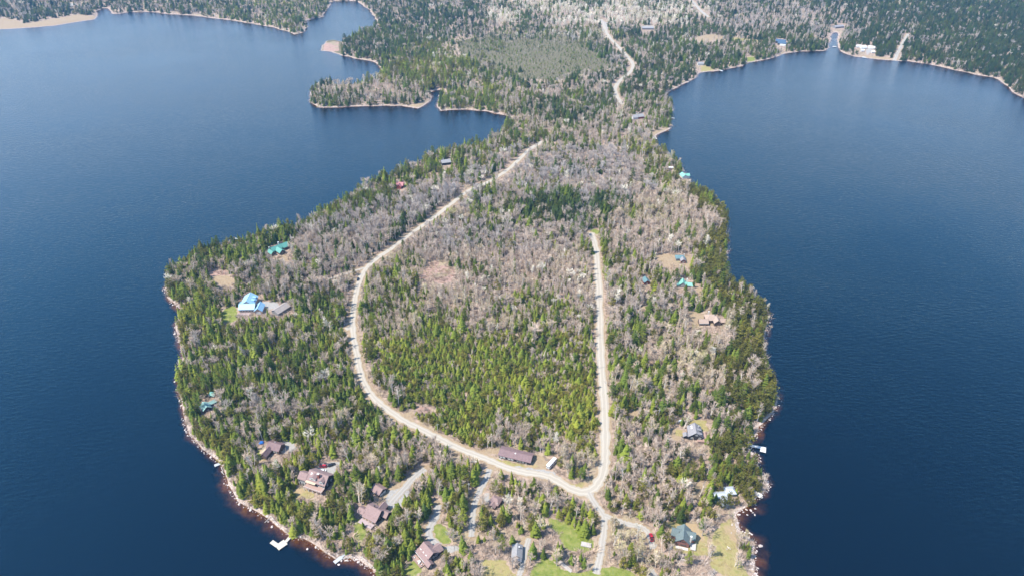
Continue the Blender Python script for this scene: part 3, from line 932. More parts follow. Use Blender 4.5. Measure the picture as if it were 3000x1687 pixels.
# --- grey brown house with a new pale wooden deck
h = House('house', 'grey mauve roofed house with pale new wooden deck behind bare trees', (789, 1292), (822, 1301), 6.5, 'the pale decked house', k=0.82)
h.wing(-5.5, 5.5, -4.5, 4, 3.6, 6.5, M['wall_brown'], M['shingle_brown'])
h.wing(-5.2, -0.6, -12, -4.1, 3.2, 5.5, M['wall_brown'], M['shingle_brown'], axis='y')
h.deck(-9.4, -5.95, -9, 0.5, 1.2, M['wood_pale'], M['wood_pale'], 'l', posts=False)
h.box('stair', (-10.6, -9.43, -7, -1, -0.2, 0.5), M['wood_pale'])
h.skylight(-3.6, -1.8, 5.1, 0.66)
h.box('vent', (-1.0, -0.6, 1.0, 1.4, 5.6, 6.6), M['trim_white'])
for x in (1.2, 3.4):
    h.win(x, -4.5, 1.2, 1.3, 1.3, 'y-')
h.done()
# --- southern mauve house with porch
h = House('house', 'mauve roofed house with long white edged porch above a furnished deck', (1242, 1588), (1268, 1618), 7, 'the porch house', k=0.8)
h.wing(-5.5, 5.5, -4.2, 4.2, 4, 7, M['wall_dark'], M['shingle_mauve'])
h.shed(-6.6, 5.6, -7.2, -4.25, 3.7, 2.6, M['shingle_mauve'], posts=6)
h.box('fascia', (-6.7, 5.7, -7.34, -7.2, 2.55, 2.85), M['trim_white'])
h.wing(6.0, 10.0, -7.4, -3.0, 2.8, 4.6, M['wall_dark'], M['shingle_mauve'])
h.wing(-1.0, 5.5, 2.0, 8.0, 3.4, 5.8, M['wall_dark'], M['shingle_mauve'], axis='y')
h.deck(-6.6, 5.6, -11, -7.4, 0.8, M['wood_brown'], M['wood_brown'], 'f', posts=False)
for x in (-3.8, -0.6, 2.6):
    h.skylight(x, -3.7, 4.45, 0.72, 1.2, 0.5)
h.box('vent', (-1.4, -1.0, 0.6, 1.0, 6.4, 7.5), M['wall_brown'])
for y in (-2.4, 0, 2.4):
    h.win(5.5, y, 1.2, 1.5, 1.9, 'x+')
h.win(10.0, -5.2, 0.8, 1.6, 1.5, 'x+')
for x in (-4.5, -2.2, 0.2, 2.6, 4.4):
    h.win(x, -4.2, 1.0, 1.3, 1.4, 'y-')
porch = h
h.done()
# --- small mauve cabin
h = House('cabin', 'small mauve hip roofed cabin beside the blue grey driveway bay', (1442, 1453), (1463, 1462), 5.4, 'the hip roofed cabin', 'cabin', k=0.78)
h.hip(-3.8, 3.8, -3.6, 3.6, 2.9, 5.5, 1.4, M['wall_brown'], M['shingle_mauve'])
h.wing(-2.6, 2.4, -6.4, -3.0, 2.5, 4.2, M['wall_brown'], M['shingle_mauve'], axis='y')
h.skylight(-1.4, -1.5, 4.35, 0.7, 0.6, 0.7, M['glass'])
h.skylight(1.9, -1.2, 4.5, 0.7, 0.6, 0.7, M['glass'])
h.win(0, -6.4, 0.8, 1.4, 1.2, 'y-')
h.box('vent', (2.7, 3.0, -3.0, -2.7, 3.1, 4.4), M['trim_white'])
h.done()
# --- the long building
h = House('long_building', 'long low dark walled building with brown roof and white front panels', (1471, 1312.5), (1555, 1333), 4.2, 'the long building', 'building')
h.wing(-10.3, 10.3, -4.2, 3.2, 2.8, 4.3, M['wall_dark'], M['shingle_brown'], over=0.6)
for x in (-9.0, -6.9, -3.6, -1.5):
    h.win(x, -4.2, 0.9, 1.7, 1.25, 'y-', pane=M['trim_white'])
for x in (2.2, 4.0, 5.8):
    h.win(x, -4.2, 1.1, 1.1, 0.9, 'y-')
h.box('door', (7.3, 8.3, -4.28, -4.2, -0.2, 1.9), M['wall_grey'])
h.box('doorstep', (-9.8, -8.4, -5.4, -4.65, -0.4, 0.25), M['wood_bleached'])
h.box('vent', (-0.6, 0.2, -1.7, -0.9, 3.5, 4.5), M['trim_white'])
h.done(1.0)
# --- grey roofed house
h = House('house', 'grey roofed house half veiled by a bare tree beside a sandy track', (1516, 1591), (1514, 1626), 5.4, 'the veiled grey house', k=0.8)
h.wing(-4.8, 4.8, -3.3, 3.3, 3.2, 5.4, M['wall_dark'], M['shingle_pale_grey'])
h.box('porch_floor', (4.85, 7.0, -3.0, 3.0, -0.5, 0.3), M['wood_grey'])
h.wing(4.9, 7.1, -3.0, 3.0, 2.7, 4.0, M['wall_grey'], M['shingle_pale_grey'])
for y in (-2.7, 2.7):
    h.box('post', (7.1, 7.3, y - 0.12, y + 0.12, -0.5, 2.6), M['trim_white'])
h.chimney(-1.5, 1.3, 4.2, 6.1, 0.6, M['chrome'])
h.win(0, 3.3, 1.2, 1.2, 1.2, 'y+')
h.done(0.7)
# --- green roofed house
h = House('house', 'grey green cross roofed house with tall stone chimney and red brown gable', (2005.6, 1536), (2002, 1577), 7.5, 'the cross roofed house', k=0.87)
h.wing(-5.6, 5.6, -4.2, 4.2, 3.9, 7.6, M['wall_redbrown'], M['shingle_green'])
h.wing(-4.6, 1.2, -7.2, 7.4, 3.5, 6.6, M['wall_redbrown'], M['shingle_green'], axis='y')
h.chimney(3.4, 4.75, -0.5, 8.6, 1.0, M['stone'], M['trim_white'])
h.deck(1.8, 7.0, 5.3, 8.6, 0.9, M['wood_bleached'], M['wood_bleached'], 'b', posts=False)
h.box('terrace', (6.0, 8.0, -3.8, 4.0, -0.3, 0.35), M['wood_grey'])
for y, z, w in ((-2.9, 1.2, 1.1), (-1.4, 4.2, 0.9), (0.1, 4.2, 0.9), (1.4, 4.2, 0.9), (1.6, 1.0, 2.2), (-0.4, 1.0, 1.4)):
    h.win(5.6, y, z, w, 1.2, 'x+', frame=M['wall_brown'])
h.box('vent', (-0.6, -0.3, -2.9, -2.6, 4.8, 6.2), M['wall_dark'])
h.done(0.97)
# --- the two metal roofed cabins on the right shore
h = House('house', 'pale metal roofed house half hidden by spruces near the rocky shore', (2098, 1438), (2118, 1436.5), 5.6, 'the pale metal roofed house', k=0.82)
h.wing(-4.4, 4.4, -6.0, 2.2, 2.8, 5.6, M['wall_grey'], M['metal_pale'])
h.wing(-0.5, 4.0, -10, -5.6, 2.4, 4.0, M['wall_grey'], M['metal_pale'], axis='y')
h.win(-2.2, -6.0, 0.9, 1.4, 1.2, 'y-')
h.done(0.8)
h = House('cabin', 'white metal octagon like cabin with a dark skylight near the rocky shore', (2130, 1425), (2147, 1424), 5.0, 'the white skylit cabin', 'cabin', k=0.8)
h.hip(-3.7, 3.7, -4.6, 2.2, 2.8, 4.9, 1.8, M['wall_grey'], M['metal_pale'])
h.skylight(0.6, -3.0, 3.75, 0.62, 0.8, 1.0, M['glass'])
h.win(1.6, -4.6, 0.9, 1.3, 1.2, 'y-')
h.done(0.8)
# --- grey house with skylights and reddish deck
h = House('house', 'steep grey roofed house with skylights and a red brown deck', (2035, 1238), (2040.5, 1268), 7.2, 'the skylit grey house', k=0.88)
h.wing(-5.2, 5.2, -4.9, 4.9, 3.6, 7.3, M['wall_dark'], M['shingle_grey'])
h.wing(1.5, 4.6, -8.6, -5.0, 2.4, 3.6, M['wall_dark'], M['shingle_grey'])
h.skylight(-3.0, -2.4, 5.75, 0.75)
h.skylight(-1.2, -2.4, 5.75, 0.75)
for x in (-0.4, 3.8):
    V = [(x - 0.2, 1.0, 6.2), (x + 1.6, 1.0, 6.2), (x + 1.6, 4.2, 5.7), (x - 0.2, 4.2, 5.7), (x - 0.2, 1.0, 6.9), (x + 1.6, 1.0, 6.9), (x + 1.6, 4.2, 5.9), (x - 0.2, 4.2, 5.9), (x - 0.2, 4.2, 3.9), (x + 1.6, 4.2, 3.9), (x - 0.2, 1.0, 3.9), (x + 1.6, 1.0, 3.9)]
    d = h.add('dormer', V, [(4, 5, 6, 7), (7, 6, 9, 8), (5, 11, 9, 6), (4, 7, 8, 10), (4, 10, 11, 5)], M['shingle_grey'])
    V, F = boxes_geo([(x + 1.6, x + 1.7, 1.4, 3.9, 4.4, 5.7)])
    h.add('dormer_window', V, F, M['glass'], parent=d)
h.deck(-2.5, 8.2, 5.5, 8.3, 1.4, M['wood_brown'], M['wood_brown'], 'b', posts=False)
h.deck(5.75, 8.2, 1.2, 5.3, 1.4, M['wood_brown'], M['wood_brown'], 'r', posts=False)
h.box('fascia', (-2.9, -2.5, 5.5, 8.6, 1.0, 1.6), M['wood_pale'])
h.win(5.2, 3.2, 1.2, 1.8, 1.4, 'x+')
h.win(5.2, 0.2, 4.4, 1.4, 1.2, 'x+')
h.win(5.2, -2.6, 1.2, 1.4, 1.4, 'x+')
h.box('chimney', (-3.4, -2.9, 2.6, 3.1, 4.8, 6.9), M['trim_white'])
h.done()
# --- tan roofed house
h = House('house', 'broad tan roofed house with a dark front gable among birches', (2064, 922), (2112, 922), 6.8, 'the tan roofed house', k=0.84)
h.hip(-6.5, 4.5, -4.5, 5, 3.4, 7.2, 2.2, M['wall_brown'], M['shingle_tan'])
h.wing(0.2, 6.4, -9.0, -1.0, 3.6, 6.4, M['wall_brown'], M['shingle_tan'], axis='y')
h.wing(-14, -5.5, -8.0, -1.6, 2.9, 5.2, M['wall_brown'], M['shingle_tan'])
h.wing(6.9, 11.5, -6.5, -1.0, 2.8, 4.8, M['wall_brown'], M['shingle_tan'])
h.box('fascia', (-14.3, -5.3, -8.75, -8.6, 2.4, 2.7), M['trim_white'])
h.chimney(-3.0, 3.6, 4.5, 8.2, 1.0, M['stone'])
for x in (1.6, 3.4, 5.2):
    h.win(x, -9.0, 1.0, 1.2, 1.6, 'y-', frame=M['wall_brown'])
for x in (-12, -9, -6.6):
    h.win(x, -8.0, 0.9, 1.6, 1.3, 'y-', frame=M['wall_brown'])
h.done(0.95)
# --- mint house
h = House('house', 'bright mint green roofed house with a steep front gable and white chimney', (2000.5, 808), (2001.5, 836), 7.6, 'the mint roofed house', k=0.74)
h.wing(-4.6, 4.6, -4.2, 4.2, 3.0, 7.6, M['wall_grey'], M['metal_mint'])
h.wing(-2.4, 3.2, 3.0, 11.6, 2.9, 5.4, M['wall_grey'], M['metal_mint'], axis='y')
h.wing(1.0, 4.4, -6.6, -3.6, 2.5, 4.2, M['wall_grey'], M['metal_mint'], axis='y')
h.chimney(-2.6, 4.9, 3.0, 8.6, 0.9, M['trim_white'])
h.win(4.6, 0, 1.2, 2.0, 1.8, 'x+')
h.done(0.95)
h = House('shed', 'little dark teal roofed shed with a red end wall among bare trees', (1889, 811), (1897, 824), 4.2, 'the dark teal shed', 'shed')
h.wing(-3.4, 3.4, -2.6, 2.6, 2.4, 4.4, M['wall_red'], M['metal_darkteal'])
h.box('door', (3.4, 3.48, -0.6, 0.6, -0.3, 1.9), M['trim_white'])
h.done(0.9)
h = House('house', 'teal grey roofed house at the end of a stone edged driveway', (1983, 749), (2005, 749), 6.0, 'the teal grey house', k=0.76)
h.hip(-5.6, 5.2, -3.5, 4.5, 3.3, 6.2, 2.4, M['wall_grey'], M['metal_darkteal'])
h.wing(-1.0, 5.0, -9.0, -2.5, 3.2, 5.4, M['wall_redbrown'], M['shingle_grey'], axis='y')
h.win(2.0, -9.0, 1.0, 1.8, 1.4, 'y-')
h.chimney(4.6, 1.4, 3.6, 6.9, 0.7, M['trim_white'])
h.done(0.9)
# --- blue roofed house
h = House('house', 'sky blue metal roofed house with three roofs and a brick front', (704, 892), (746, 891), 6.2, 'the blue roofed house')
h.wing(-6.5, 6.0, -4.0, 3.6, 3.6, 6.4, M['wall_brick'], M['metal_blue'])
h.wing(-6.6, 4.4, 1.6, 14.5, 4.2, 7.8, M['wall_brick'], M['metal_blue'], axis='y')
h.wing(6.6, 12.8, -6.2, 3.4, 2.9, 5.6, M['wall_brick'], M['metal_blue'], axis='y')
for y in (5.0, 9.2):
    V = [(1.4, y, 5.0), (1.4, y + 2.6, 5.0), (1.4, y + 2.6, 6.5), (1.4, y, 6.5), (4.2, y, 5.0), (4.2, y + 2.6, 5.0), (4.2, y + 2.6, 5.9), (4.2, y, 5.9)]
    d = h.add('dormer', V, [(0, 1, 5, 4), (3, 7, 6, 2), (0, 4, 7, 3), (1, 2, 6, 5), (4, 5, 6, 7), (0, 3, 2, 1)], M['metal_blue'])
    V, F = boxes_geo([(4.2, 4.3, y + 0.3, y + 2.3, 4.9, 5.7)])
    h.add('dormer_window', V, F, M['glass'], parent=d)
h.box('entrance_roof', (-9.0, -6.9, 3, 8, 2.8, 3.0), M['metal_blue'])
for x in (-5, -2.6, -0.2, 2.2, 4.4):
    h.win(x, -4.0, 1.0, 1.3, 1.5, 'y-')
h.box('garage_door', (8.0, 11.6, -6.3, -6.2, -0.3, 2.1), M['trim_white'])
h.box('patio', (-7.5, 3.5, -7.5, -4.1, -0.3, 0.25), M['wood_mauve'])
h.done(0.97)
h = House('garage', 'taupe roofed low garage across the yard from the blue house', (808, 905), (832, 890), 4.6, 'the taupe garage', 'garage')
h.wing(-6.5, 6.5, -4.6, 3.4, 2.6, 4.7, M['wall_grey'], M['shingle_taupe'])
h.box('garage_door', (6.5, 6.6, -2.6, 1.4, -0.3, 2.0), M['wall_dark'])
h.done(0.9)
# --- teal house
h = House('house', 'teal green many gabled house near the northern shore trees', (790, 727), (836, 709), 6.2, 'the teal gabled house', k=0.88)
h.wing(-8.5, 3.5, -3.6, 3.4, 3.2, 6.0, M['wall_brown'], M['metal_teal'])
h.wing(4.0, 11.0, -5.5, 3.5, 3.2, 6.2, M['wall_brown'], M['metal_teal'])
h.wing(-5.0, 1.4, -12, -2.5, 3.0, 5.6, M['wall_brown'], M['metal_teal'], axis='y')
h.wing(-12.5, -7.9, -7.5, 0.5, 2.8, 5.0, M['wall_brown'], M['metal_teal'], axis='y')
h.chimney(2.2, 2.0, 4.0, 8.0, 1.1, M['stone'])
h.chimney(-9.0, 2.2, 3.0, 6.2, 0.8, M['stone'])
h.win(-1.8, -12, 0.9, 2.0, 1.4, 'y-')
h.done(0.92)
# --- sage roofed cottage on the left shore
h = House('cottage', 'sage green metal roofed cottage close to the dark lake shore', (591.7, 1171.6), (607.8, 1192.7), 6.0, 'the sage roofed cottage', 'cottage', k=0.68)
h.wing(-4.8, 4.8, -4.2, 4.0, 3.0, 6.0, M['wall_dark'], M['metal_sage'])
h.wing(-4.4, -0.4, 3.4, 11.0, 2.6, 4.4, M['wall_dark'], M['metal_sage'], axis='y')
h.box('deck', (-4.4, 3.5, -6.4, -4.7, -0.4, 0.6), M['wood_mauve'])
h.chimney(1.0, 2.6, 3.4, 5.6, 0.6, M['trim_white'])
h.win(4.8, 0, 1.0, 1.6, 1.2, 'x+')
h.done(0.95)
h = House('shed', 'tiny green roofed shed behind the sage roofed cottage', (618, 1147), (626, 1149), 3.2, None, 'shed')
h.wing(-1.8, 1.8, -1.5, 1.5, 2.0, 3.2, M['wall_dark'], M['metal_teal'])
h.done(0.9)
# --- houses on the neck
h = House('house', 'small dusty red house in a lit clearing by the north shore', (1163, 533), (1180, 534), 6.0, 'the dusty red house', k=0.9)
h.wing(-5.0, 4.5, -3.6, 3.4, 3.2, 6.2, M['wall_red'], M['metal_red'])
h.wing(-3.0, 3.0, -7.4, -2.4, 3.0, 5.6, M['wall_red'], M['metal_red'], axis='y')
h.win(0, -7.4, 1.0, 1.8, 1.4, 'y-', frame=M['wall_red'])
h.chimney(-2.5, 1.0, 5, 7.3, 0.7, M['stone'])
h.done(0.9)
h = House('house', 'pale blue grey roofed house alone among conifers above the bay', (1297, 470), (1314, 468), 5.5, 'the blue grey roofed house')
h.wing(-5.5, 5.5, -4.2, 4.2, 3.2, 5.4, M['wall_dark'], M['shingle_pale_grey'])
h.chimney(-2.5, 2.0, 4, 6.5, 0.6, M['trim_white'])
h.done(0.9)
h = House('cottage', 'pale mint cottage at the edge of the right hand shore', (1999, 503), (2008, 511), 4.6, None, 'cottage')
h.wing(-4.0, 4.0, -3.0, 3.0, 2.6, 4.8, M['wall_white'], M['metal_mint'])
h.wing(-2, 2.0, 2.0, 7.0, 2.4, 4.2, M['wall_white'], M['metal_mint'], axis='y')
h.done(0.9)
h = House('pergola', 'white wooden pergola in the trees near the mint cottage', (1961, 489), (1971, 489), 2.8, None, 'pergola')
for x in (-2.2, 0, 2.2):
    for y in (-1.2, 1.2):
        h.box('post', (x - 0.15, x + 0.15, y - 0.15, y + 0.15, -0.5, 2.5), M['trim_white'])
h.box('top', (-3.0, 3.0, -1.7, 1.7, 2.5, 2.8), M['trim_white'])
h.done(0.9)
h = House('house', 'twin roofed pale cabin with red siding behind the sandy point', (1853, 338), (1884, 335), 5.5, 'the twin roofed cabin')
h.wing(-8.5, -1.0, -4, 4, 3.0, 5.6, M['wall_white'], M['shingle_pale_grey'])
h.wing(0.5, 8.5, -3, 5, 3.0, 5.6, M['wall_red'], M['shingle_pale_grey'])
h.chimney(-1.5, 2.0, 3, 6.6, 0.8, M['stone'])
h.chimney(2.0, 3.0, 4, 6.6, 0.8, M['stone'])
h.done(0.9)
h = House('cottage', 'white cottage above a small beach lawn on the far right shore', (2047, 183), (2058, 183), 4.5, 'the white beach cottage', 'cottage')
h.wing(-5.0, 5.0, -3.4, 3.4, 2.8, 4.8, M['wall_white'], M['shingle_pale_grey'])
h.done(1.2)
h = House('barn', 'long dark navy roofed barn beside the brown field', (2275, 116), (2302, 119), 6, 'the navy barn', 'barn')
h.wing(-9, 9, -6, 5, 4, 7, M['wall_dark'], M['metal_navy'])
h.wing(-3, 12, -16, -7, 3, 5, M['wall_dark'], M['metal_navy'])
h.box('annex', (2, 13, -21, -16.6, -1, 2.4), M['wall_white'])
h.done(1.05)
for i, (a, b_, lab, w, dd) in enumerate([((2510, 134), (2521, 134), 'smaller flat white roofed cabin beside the white square cabin', 4.5, 2.5),
                                       ((2524, 136), (2533, 136), 'white square roofed cabin in the campground across the lake', 5.2, 6.5),
                                       ((2549, 137), (2559, 138), 'white roofed cabin standing apart at the campground end', 5.4, 5.5),
                                       ((2524, 145.5), (2530, 145.5), 'tiny white hut below the campground cabins', 2.6, 2.2),
                                       ((2555, 150), (2561, 150), 'tiny white hut nearest the campground beach', 2.6, 1.8)]):
    h = House('cabin', lab, a, b_, 4, None, 'cabin', 'campground cabins')
    h.wing(-w, w, -dd, dd, 2.6, 4.4, M['wall_white'], M['roof_white'])
    h.done(1.15)
LANDMARKS.append((*P(2535, 140)[:2], 'the campground'))
h = House('building', 'long grey roofed building at the head of the narrow inlet', (2440, 75), (2474, 72), 6, None, 'building')
h.wing(-11, 11, -5, 5, 3, 5, M['wall_grey'], M['shingle_grey'])
h.done(1.1)
h = House('building', 'long pale roofed shed among birches near the far road', (1880, 79), (1916, 79), 5, None, 'building')
h.wing(-12, 12, -4, 4, 3, 4.6, M['wall_grey'], M['shingle_pale_grey'])
h.done(1.1)
h = House('bridge', 'low pale bridge over the narrow inlet', (2432, 97), (2460, 95), 0.5, None, 'bridge')
h.box('deck', (-16, 16, -3, 3, -1.0, -0.4), M['wood_bleached'])
for y in (-2.9, 2.7):
    h.box('railing', (-16, 16, y, y + 0.2, -0.397, 0.7), M['wood_grey'])
for x in (-9, 0, 9):
    h.box('pier', (x - 0.8, x + 0.8, -2.5, 2.5, -5, -1.003), M['stone'])
h.done(1.0)
h = House('footbridge', 'thin dark footbridge across the marsh creek mouth', (283, 30), (318, 27), 0.5, None, 'bridge')
h.box('deck', (-20, 20, -1.6, 1.6, -1.3, -0.8), M['wood_grey'])
for x in (-12, -4, 4, 12):
    h.box('pier', (x - 0.4, x + 0.4, -1.2, 1.2, -5, -1.303), M['wood_grey'])
h.done(1.0)

# ------------------------------------------------------------------ camper, cars
def place(name, px, py, towards, label, cat, group=None):
    p, q = G(px, py), G(*towards)
    o = empty(name, tuple(p), math.atan2(q[1] - p[1], q[0] - p[0]))
    tag(o, label, cat, group)
    return o

def wheel(o, x, y, r=0.36, w=0.24):
    s = 1 if y > 0 else -1
    V, F = [], []
    n = 14
    for yy in (y, y - s * w):
        for i in range(n):
            a = 2 * math.pi * i / n
            V.append((x + r * math.cos(a), yy, r + r * math.sin(a)))
    for i in range(n):
        j = (i + 1) % n
        F.append((i, j, n + j, n + i))
    F += [tuple(range(n)), tuple(range(2 * n - 1, n - 1, -1))]
    w_ = mesh_obj('wheel', V, F, M['black_rubber'], parent=o)
    V, F = [], []
    for yy in (y + s * 0.012, y - s * 0.02):
        for i in range(10):
            a = 2 * math.pi * i / 10
            V.append((x + r * 0.58 * math.cos(a), yy, r + r * 0.58 * math.sin(a)))
    for i in range(10):
        j = (i + 1) % 10
        F.append((i, j, 10 + j, 10 + i))
    F += [tuple(range(10)), tuple(range(19, 9, -1))]
    mesh_obj('rim', V, F, M['chrome'], parent=w_)

def loft(name, secs, m, parent):
    """Cross-sections along x: (x, half width bottom, half width top, z0, z1)."""
    V, F = [], []
    for x, wb, wt, z0, z1 in secs:
        zm = z0 + (z1 - z0) * 0.55
        V += [(x, -wb, z0), (x, -max(wb, wt), zm), (x, -wt, z1), (x, wt, z1), (x, max(wb, wt), zm), (x, wb, z0)]
    for i in range(len(secs) - 1):
        for j in range(6):
            k = (j + 1) % 6
            F.append((i * 6 + j, i * 6 + k, i * 6 + 6 + k, i * 6 + 6 + j))
    F += [tuple(range(5, -1, -1)), tuple(range(len(V) - 6, len(V)))]
    return mesh_obj(name, V, F, m, parent=parent, smooth_=False)

def car(px, py, towards, label, paint, kind='suv', group=None):
    o = place('parked_car' if kind != 'pickup' else 'pickup_truck', px, py, towards, label, 'car' if kind != 'pickup' else 'pickup', group)
    L = 2.35 if kind != 'pickup' else 2.8
    hw = 0.92
    loft('body', [(-L, 0.72, 0.70, 0.45, 0.85), (-L + 0.15, 0.88, 0.86, 0.30, 0.98), (-1.3, hw, 0.90, 0.26, 1.0), (0.9, hw, 0.90, 0.26, 0.98), (L - 0.5, 0.88, 0.84, 0.28, 0.86), (L - 0.1, 0.80, 0.74, 0.34, 0.74), (L, 0.66, 0.6, 0.42, 0.62)], paint, o)
    if kind == 'pickup':
        cab = loft('cabin', [(-0.7, 0.86, 0.66, 0.983, 1.0), (-0.55, 0.86, 0.70, 0.983, 1.75), (0.55, 0.86, 0.70, 0.983, 1.75), (1.35, 0.84, 0.60, 0.983, 1.02)], M['glass'], o)
        box('cab_roof', (-0.62, 0.6, -0.69, 0.69, 1.753, 1.82), paint, cab)
        box('cargo_bed', (-L + 0.25, -0.85, -0.72, 0.72, 1.003, 1.03), M['black_rubber'], o)
        for y in (-0.86, 0.76):
            box('bed_side', (-L + 0.1, -0.75, y, y + 0.1, 1.003, 1.3), paint, o)
        box('tailgate', (-L + 0.02, -L + 0.098, -0.76, 0.76, 0.9, 1.3), paint, o)
    else:
        bk = -L + 0.25 if kind == 'suv' else -1.6
        cab = loft('cabin', [(bk, 0.84, 0.58, 0.983, 1.05), (bk + 0.35, 0.86, 0.68, 0.983, 1.56), (0.35, 0.86, 0.68, 0.983, 1.56), (1.2, 0.84, 0.56, 0.97, 1.0)], M['glass'], o)
        box('cab_roof', (bk + 0.3, 0.42, -0.67, 0.67, 1.563, 1.64), paint, cab)
        for x in (bk + 0.35, -0.45):
            for y in (-0.86, 0.76):
                box('pillar', (x, x + 0.12, y, y + 0.1, 1.0, 1.35), paint, cab)
    for x in (-L + 0.85, L - 0.9):
        for y in (-hw - 0.01, hw + 0.01):
            wheel(o, x, y)
    for y in (-0.62, 0.42):
        box('headlight', (L - 0.06, L + 0.03, y, y + 0.2, 0.55, 0.68), M['trim_white'], o)
        box('tail_light', (-L - 0.03, -L + 0.06, y, y + 0.2, 0.65, 0.8), M['paint_red'], o)
    return o

car(947, 1366.5, (930, 1366), 'red car parked between the white and black cars at the lodge', M['paint_red'], 'suv', 'cars at the lodge')
car(972, 1362.5, (984, 1358), 'black car parked at the far end of the lodge gravel lot', M['paint_black'], 'suv', 'cars at the lodge')
car(944.5, 1380, (930, 1379), 'white sedan parked closest to the lodge roof', M['paint_white'], 'sedan', 'cars at the lodge')
car(1049, 820, (1044, 835), 'dark car pulled over on the verge of the curving road', M['paint_black'], 'suv')
car(1908, 1575, (1905, 1560), 'red pickup truck at the end of the lane near the cross roofed house', M['paint_red'], 'pickup')
car(1998.5, 1287, (1999, 1275), 'dark car parked in front of the skylit grey house', M['paint_black'], 'suv')
car(1996.5, 1236, (2008, 1234), 'silver car under bare branches beside the skylit grey house', M['paint_silver'], 'suv')

o = place('camper', 1615.5, 1361, (1602, 1376), 'long white camper parked on bare ground near the long building', 'camper')
LANDMARKS.append((o.location.x, o.location.y, 'the white camper'))
loft('body', [(-4.3, 1.15, 1.0, 0.65, 2.9), (-4.15, 1.25, 1.12, 0.55, 3.1), (4.0, 1.25, 1.12, 0.55, 3.1), (4.3, 1.15, 1.05, 0.65, 2.8)], M['paint_white'], o)
box('air_conditioner', (-0.9, 0.1, -0.45, 0.45, 3.103, 3.4), M['wood_bleached'], o)
for y in (-0.75, 0.0, 0.75):
    w = box('window', (4.28, 4.36, y - 0.24, y + 0.24, 1.5, 2.3), M['glass'], o)
for x in (-2.8, -1.2, 1.0, 2.6):
    for s in (-1, 1):
        box('window', (x - 0.45, x + 0.45, min(s * 1.22, s * 1.29), max(s * 1.22, s * 1.29), 1.7, 2.4), M['glass'], o)
box('door', (0.1, 0.8, -1.3, -1.23, 0.7, 2.5), M['wood_bleached'], o)
for x in (-1.2, -0.2):
    for y in (-1.26, 1.26):
        wheel(o, x, y, 0.4, 0.25)
box('hitch', (4.303, 5.6, -0.08, 0.08, 0.6, 0.75), M['black_rubber'], o)
p = np.array(o.location)
for dx in (0,):
    q = [P(1601, 1338, 2.4), P(1634, 1338, 2.4), P(1634, 1378, 2.4), P(1598, 1378, 2.4)]
    HULLS.append(np.array(q)[:, :2])

# lumber stack on the lawn and long boards below it
o = place('lumber_stack', 1717, 1596, (1735, 1600), 'stack of weathered pale planks on the bright green lawn', 'lumber stack')
LANDMARKS.append((o.location.x, o.location.y, 'the lumber stack'))
for x in (-2.2, 0, 2.2):
    box('bearer', (x - 0.1, x + 0.1, -1.4, 1.4, -0.1, 0.15), M['wood_grey'], o)
for k in range(7):
    for l in range(3):
        box('plank', (-2.9 + 0.25 * random.random(), 2.7 + 0.35 * random.random(), -1.4 + 0.4 * k, -1.4 + 0.4 * k + 0.34, 0.153 + 0.22 * l, 0.35 + 0.22 * l), M['wood_bleached'], o)
HULLS.append(np.array([P(1698, 1582, 2.4), P(1738, 1582, 2.4), P(1738, 1606, 2.4), P(1698, 1606, 2.4)])[:, :2])
o = place('board_pile', 1655, 1658, (1672, 1672), 'long white boards lying between bare trees below the lawn', 'boards')
for k in range(5):
    box('board', (-4.6 + 0.6 * random.random(), 4.2 + 0.8 * random.random(), -0.9 + 0.42 * k, -0.9 + 0.42 * k + 0.26, 0.05 + 0.1 * (k % 2), 0.2 + 0.1 * (k % 2)), M['wood_bleached'], o)
HULLS.append(np.array([P(1632, 1640, 2.4), P(1650, 1640, 2.4), P(1678, 1670, 2.4), P(1660, 1674, 2.4)])[:, :2])
# white chairs and a table on the porch house deck
cr, sr = math.cos(porch.rot), math.sin(porch.rot)
for i, (x, y, rz, lab) in enumerate([(-3.4, -9.6, 0.4, 'white garden chair closest to the lake corner of the porch deck'), (0.6, -9.4, 2.0, 'white garden chair beside the deck table'),
                                   (2.6, -10.0, -2.2, 'white garden chair between the deck table and the gabled end'), (4.4, -9.0, 2.8, 'white garden chair under the gabled end of the porch')]):
    x, y = x * porch.k, y * porch.k
    wx, wy = porch.c[0] + x * cr - y * sr, porch.c[1] + x * sr + y * cr
    o = tag(empty('garden_chair', (wx, wy, porch.o.location.z + 0.803 * porch.k), porch.rot + rz), lab, 'chair', 'white chairs on the porch deck')
    box('seat', (-0.32, 0.32, -0.32, 0.32, 0.36, 0.44), M['trim_white'], o)
    box('backrest', (-0.36, -0.28, -0.32, 0.32, 0.443, 1.0), M['trim_white'], o)
    for sx in (-0.27, 0.27):
        for sy in (-0.27, 0.27):
            box('leg', (sx - 0.04, sx + 0.04, sy - 0.04, sy + 0.04, 0, 0.357), M['trim_white'], o)
wx, wy = porch.c[0] + porch.k * (1.7 * cr + 9.0 * sr), porch.c[1] + porch.k * (1.7 * sr - 9.0 * cr)
o = tag(empty('garden_table', (wx, wy, porch.o.location.z + 0.803 * porch.k), 0), 'white round garden table on the deck of the porch house', 'table')
cyl('tabletop', 0, 0, 0.68, 0.74, 0.75, 0.75, 14, M['trim_white'], o)
cyl('pedestal', 0, 0, 0, 0.678, 0.3, 0.08, 8, M['trim_white'], o)

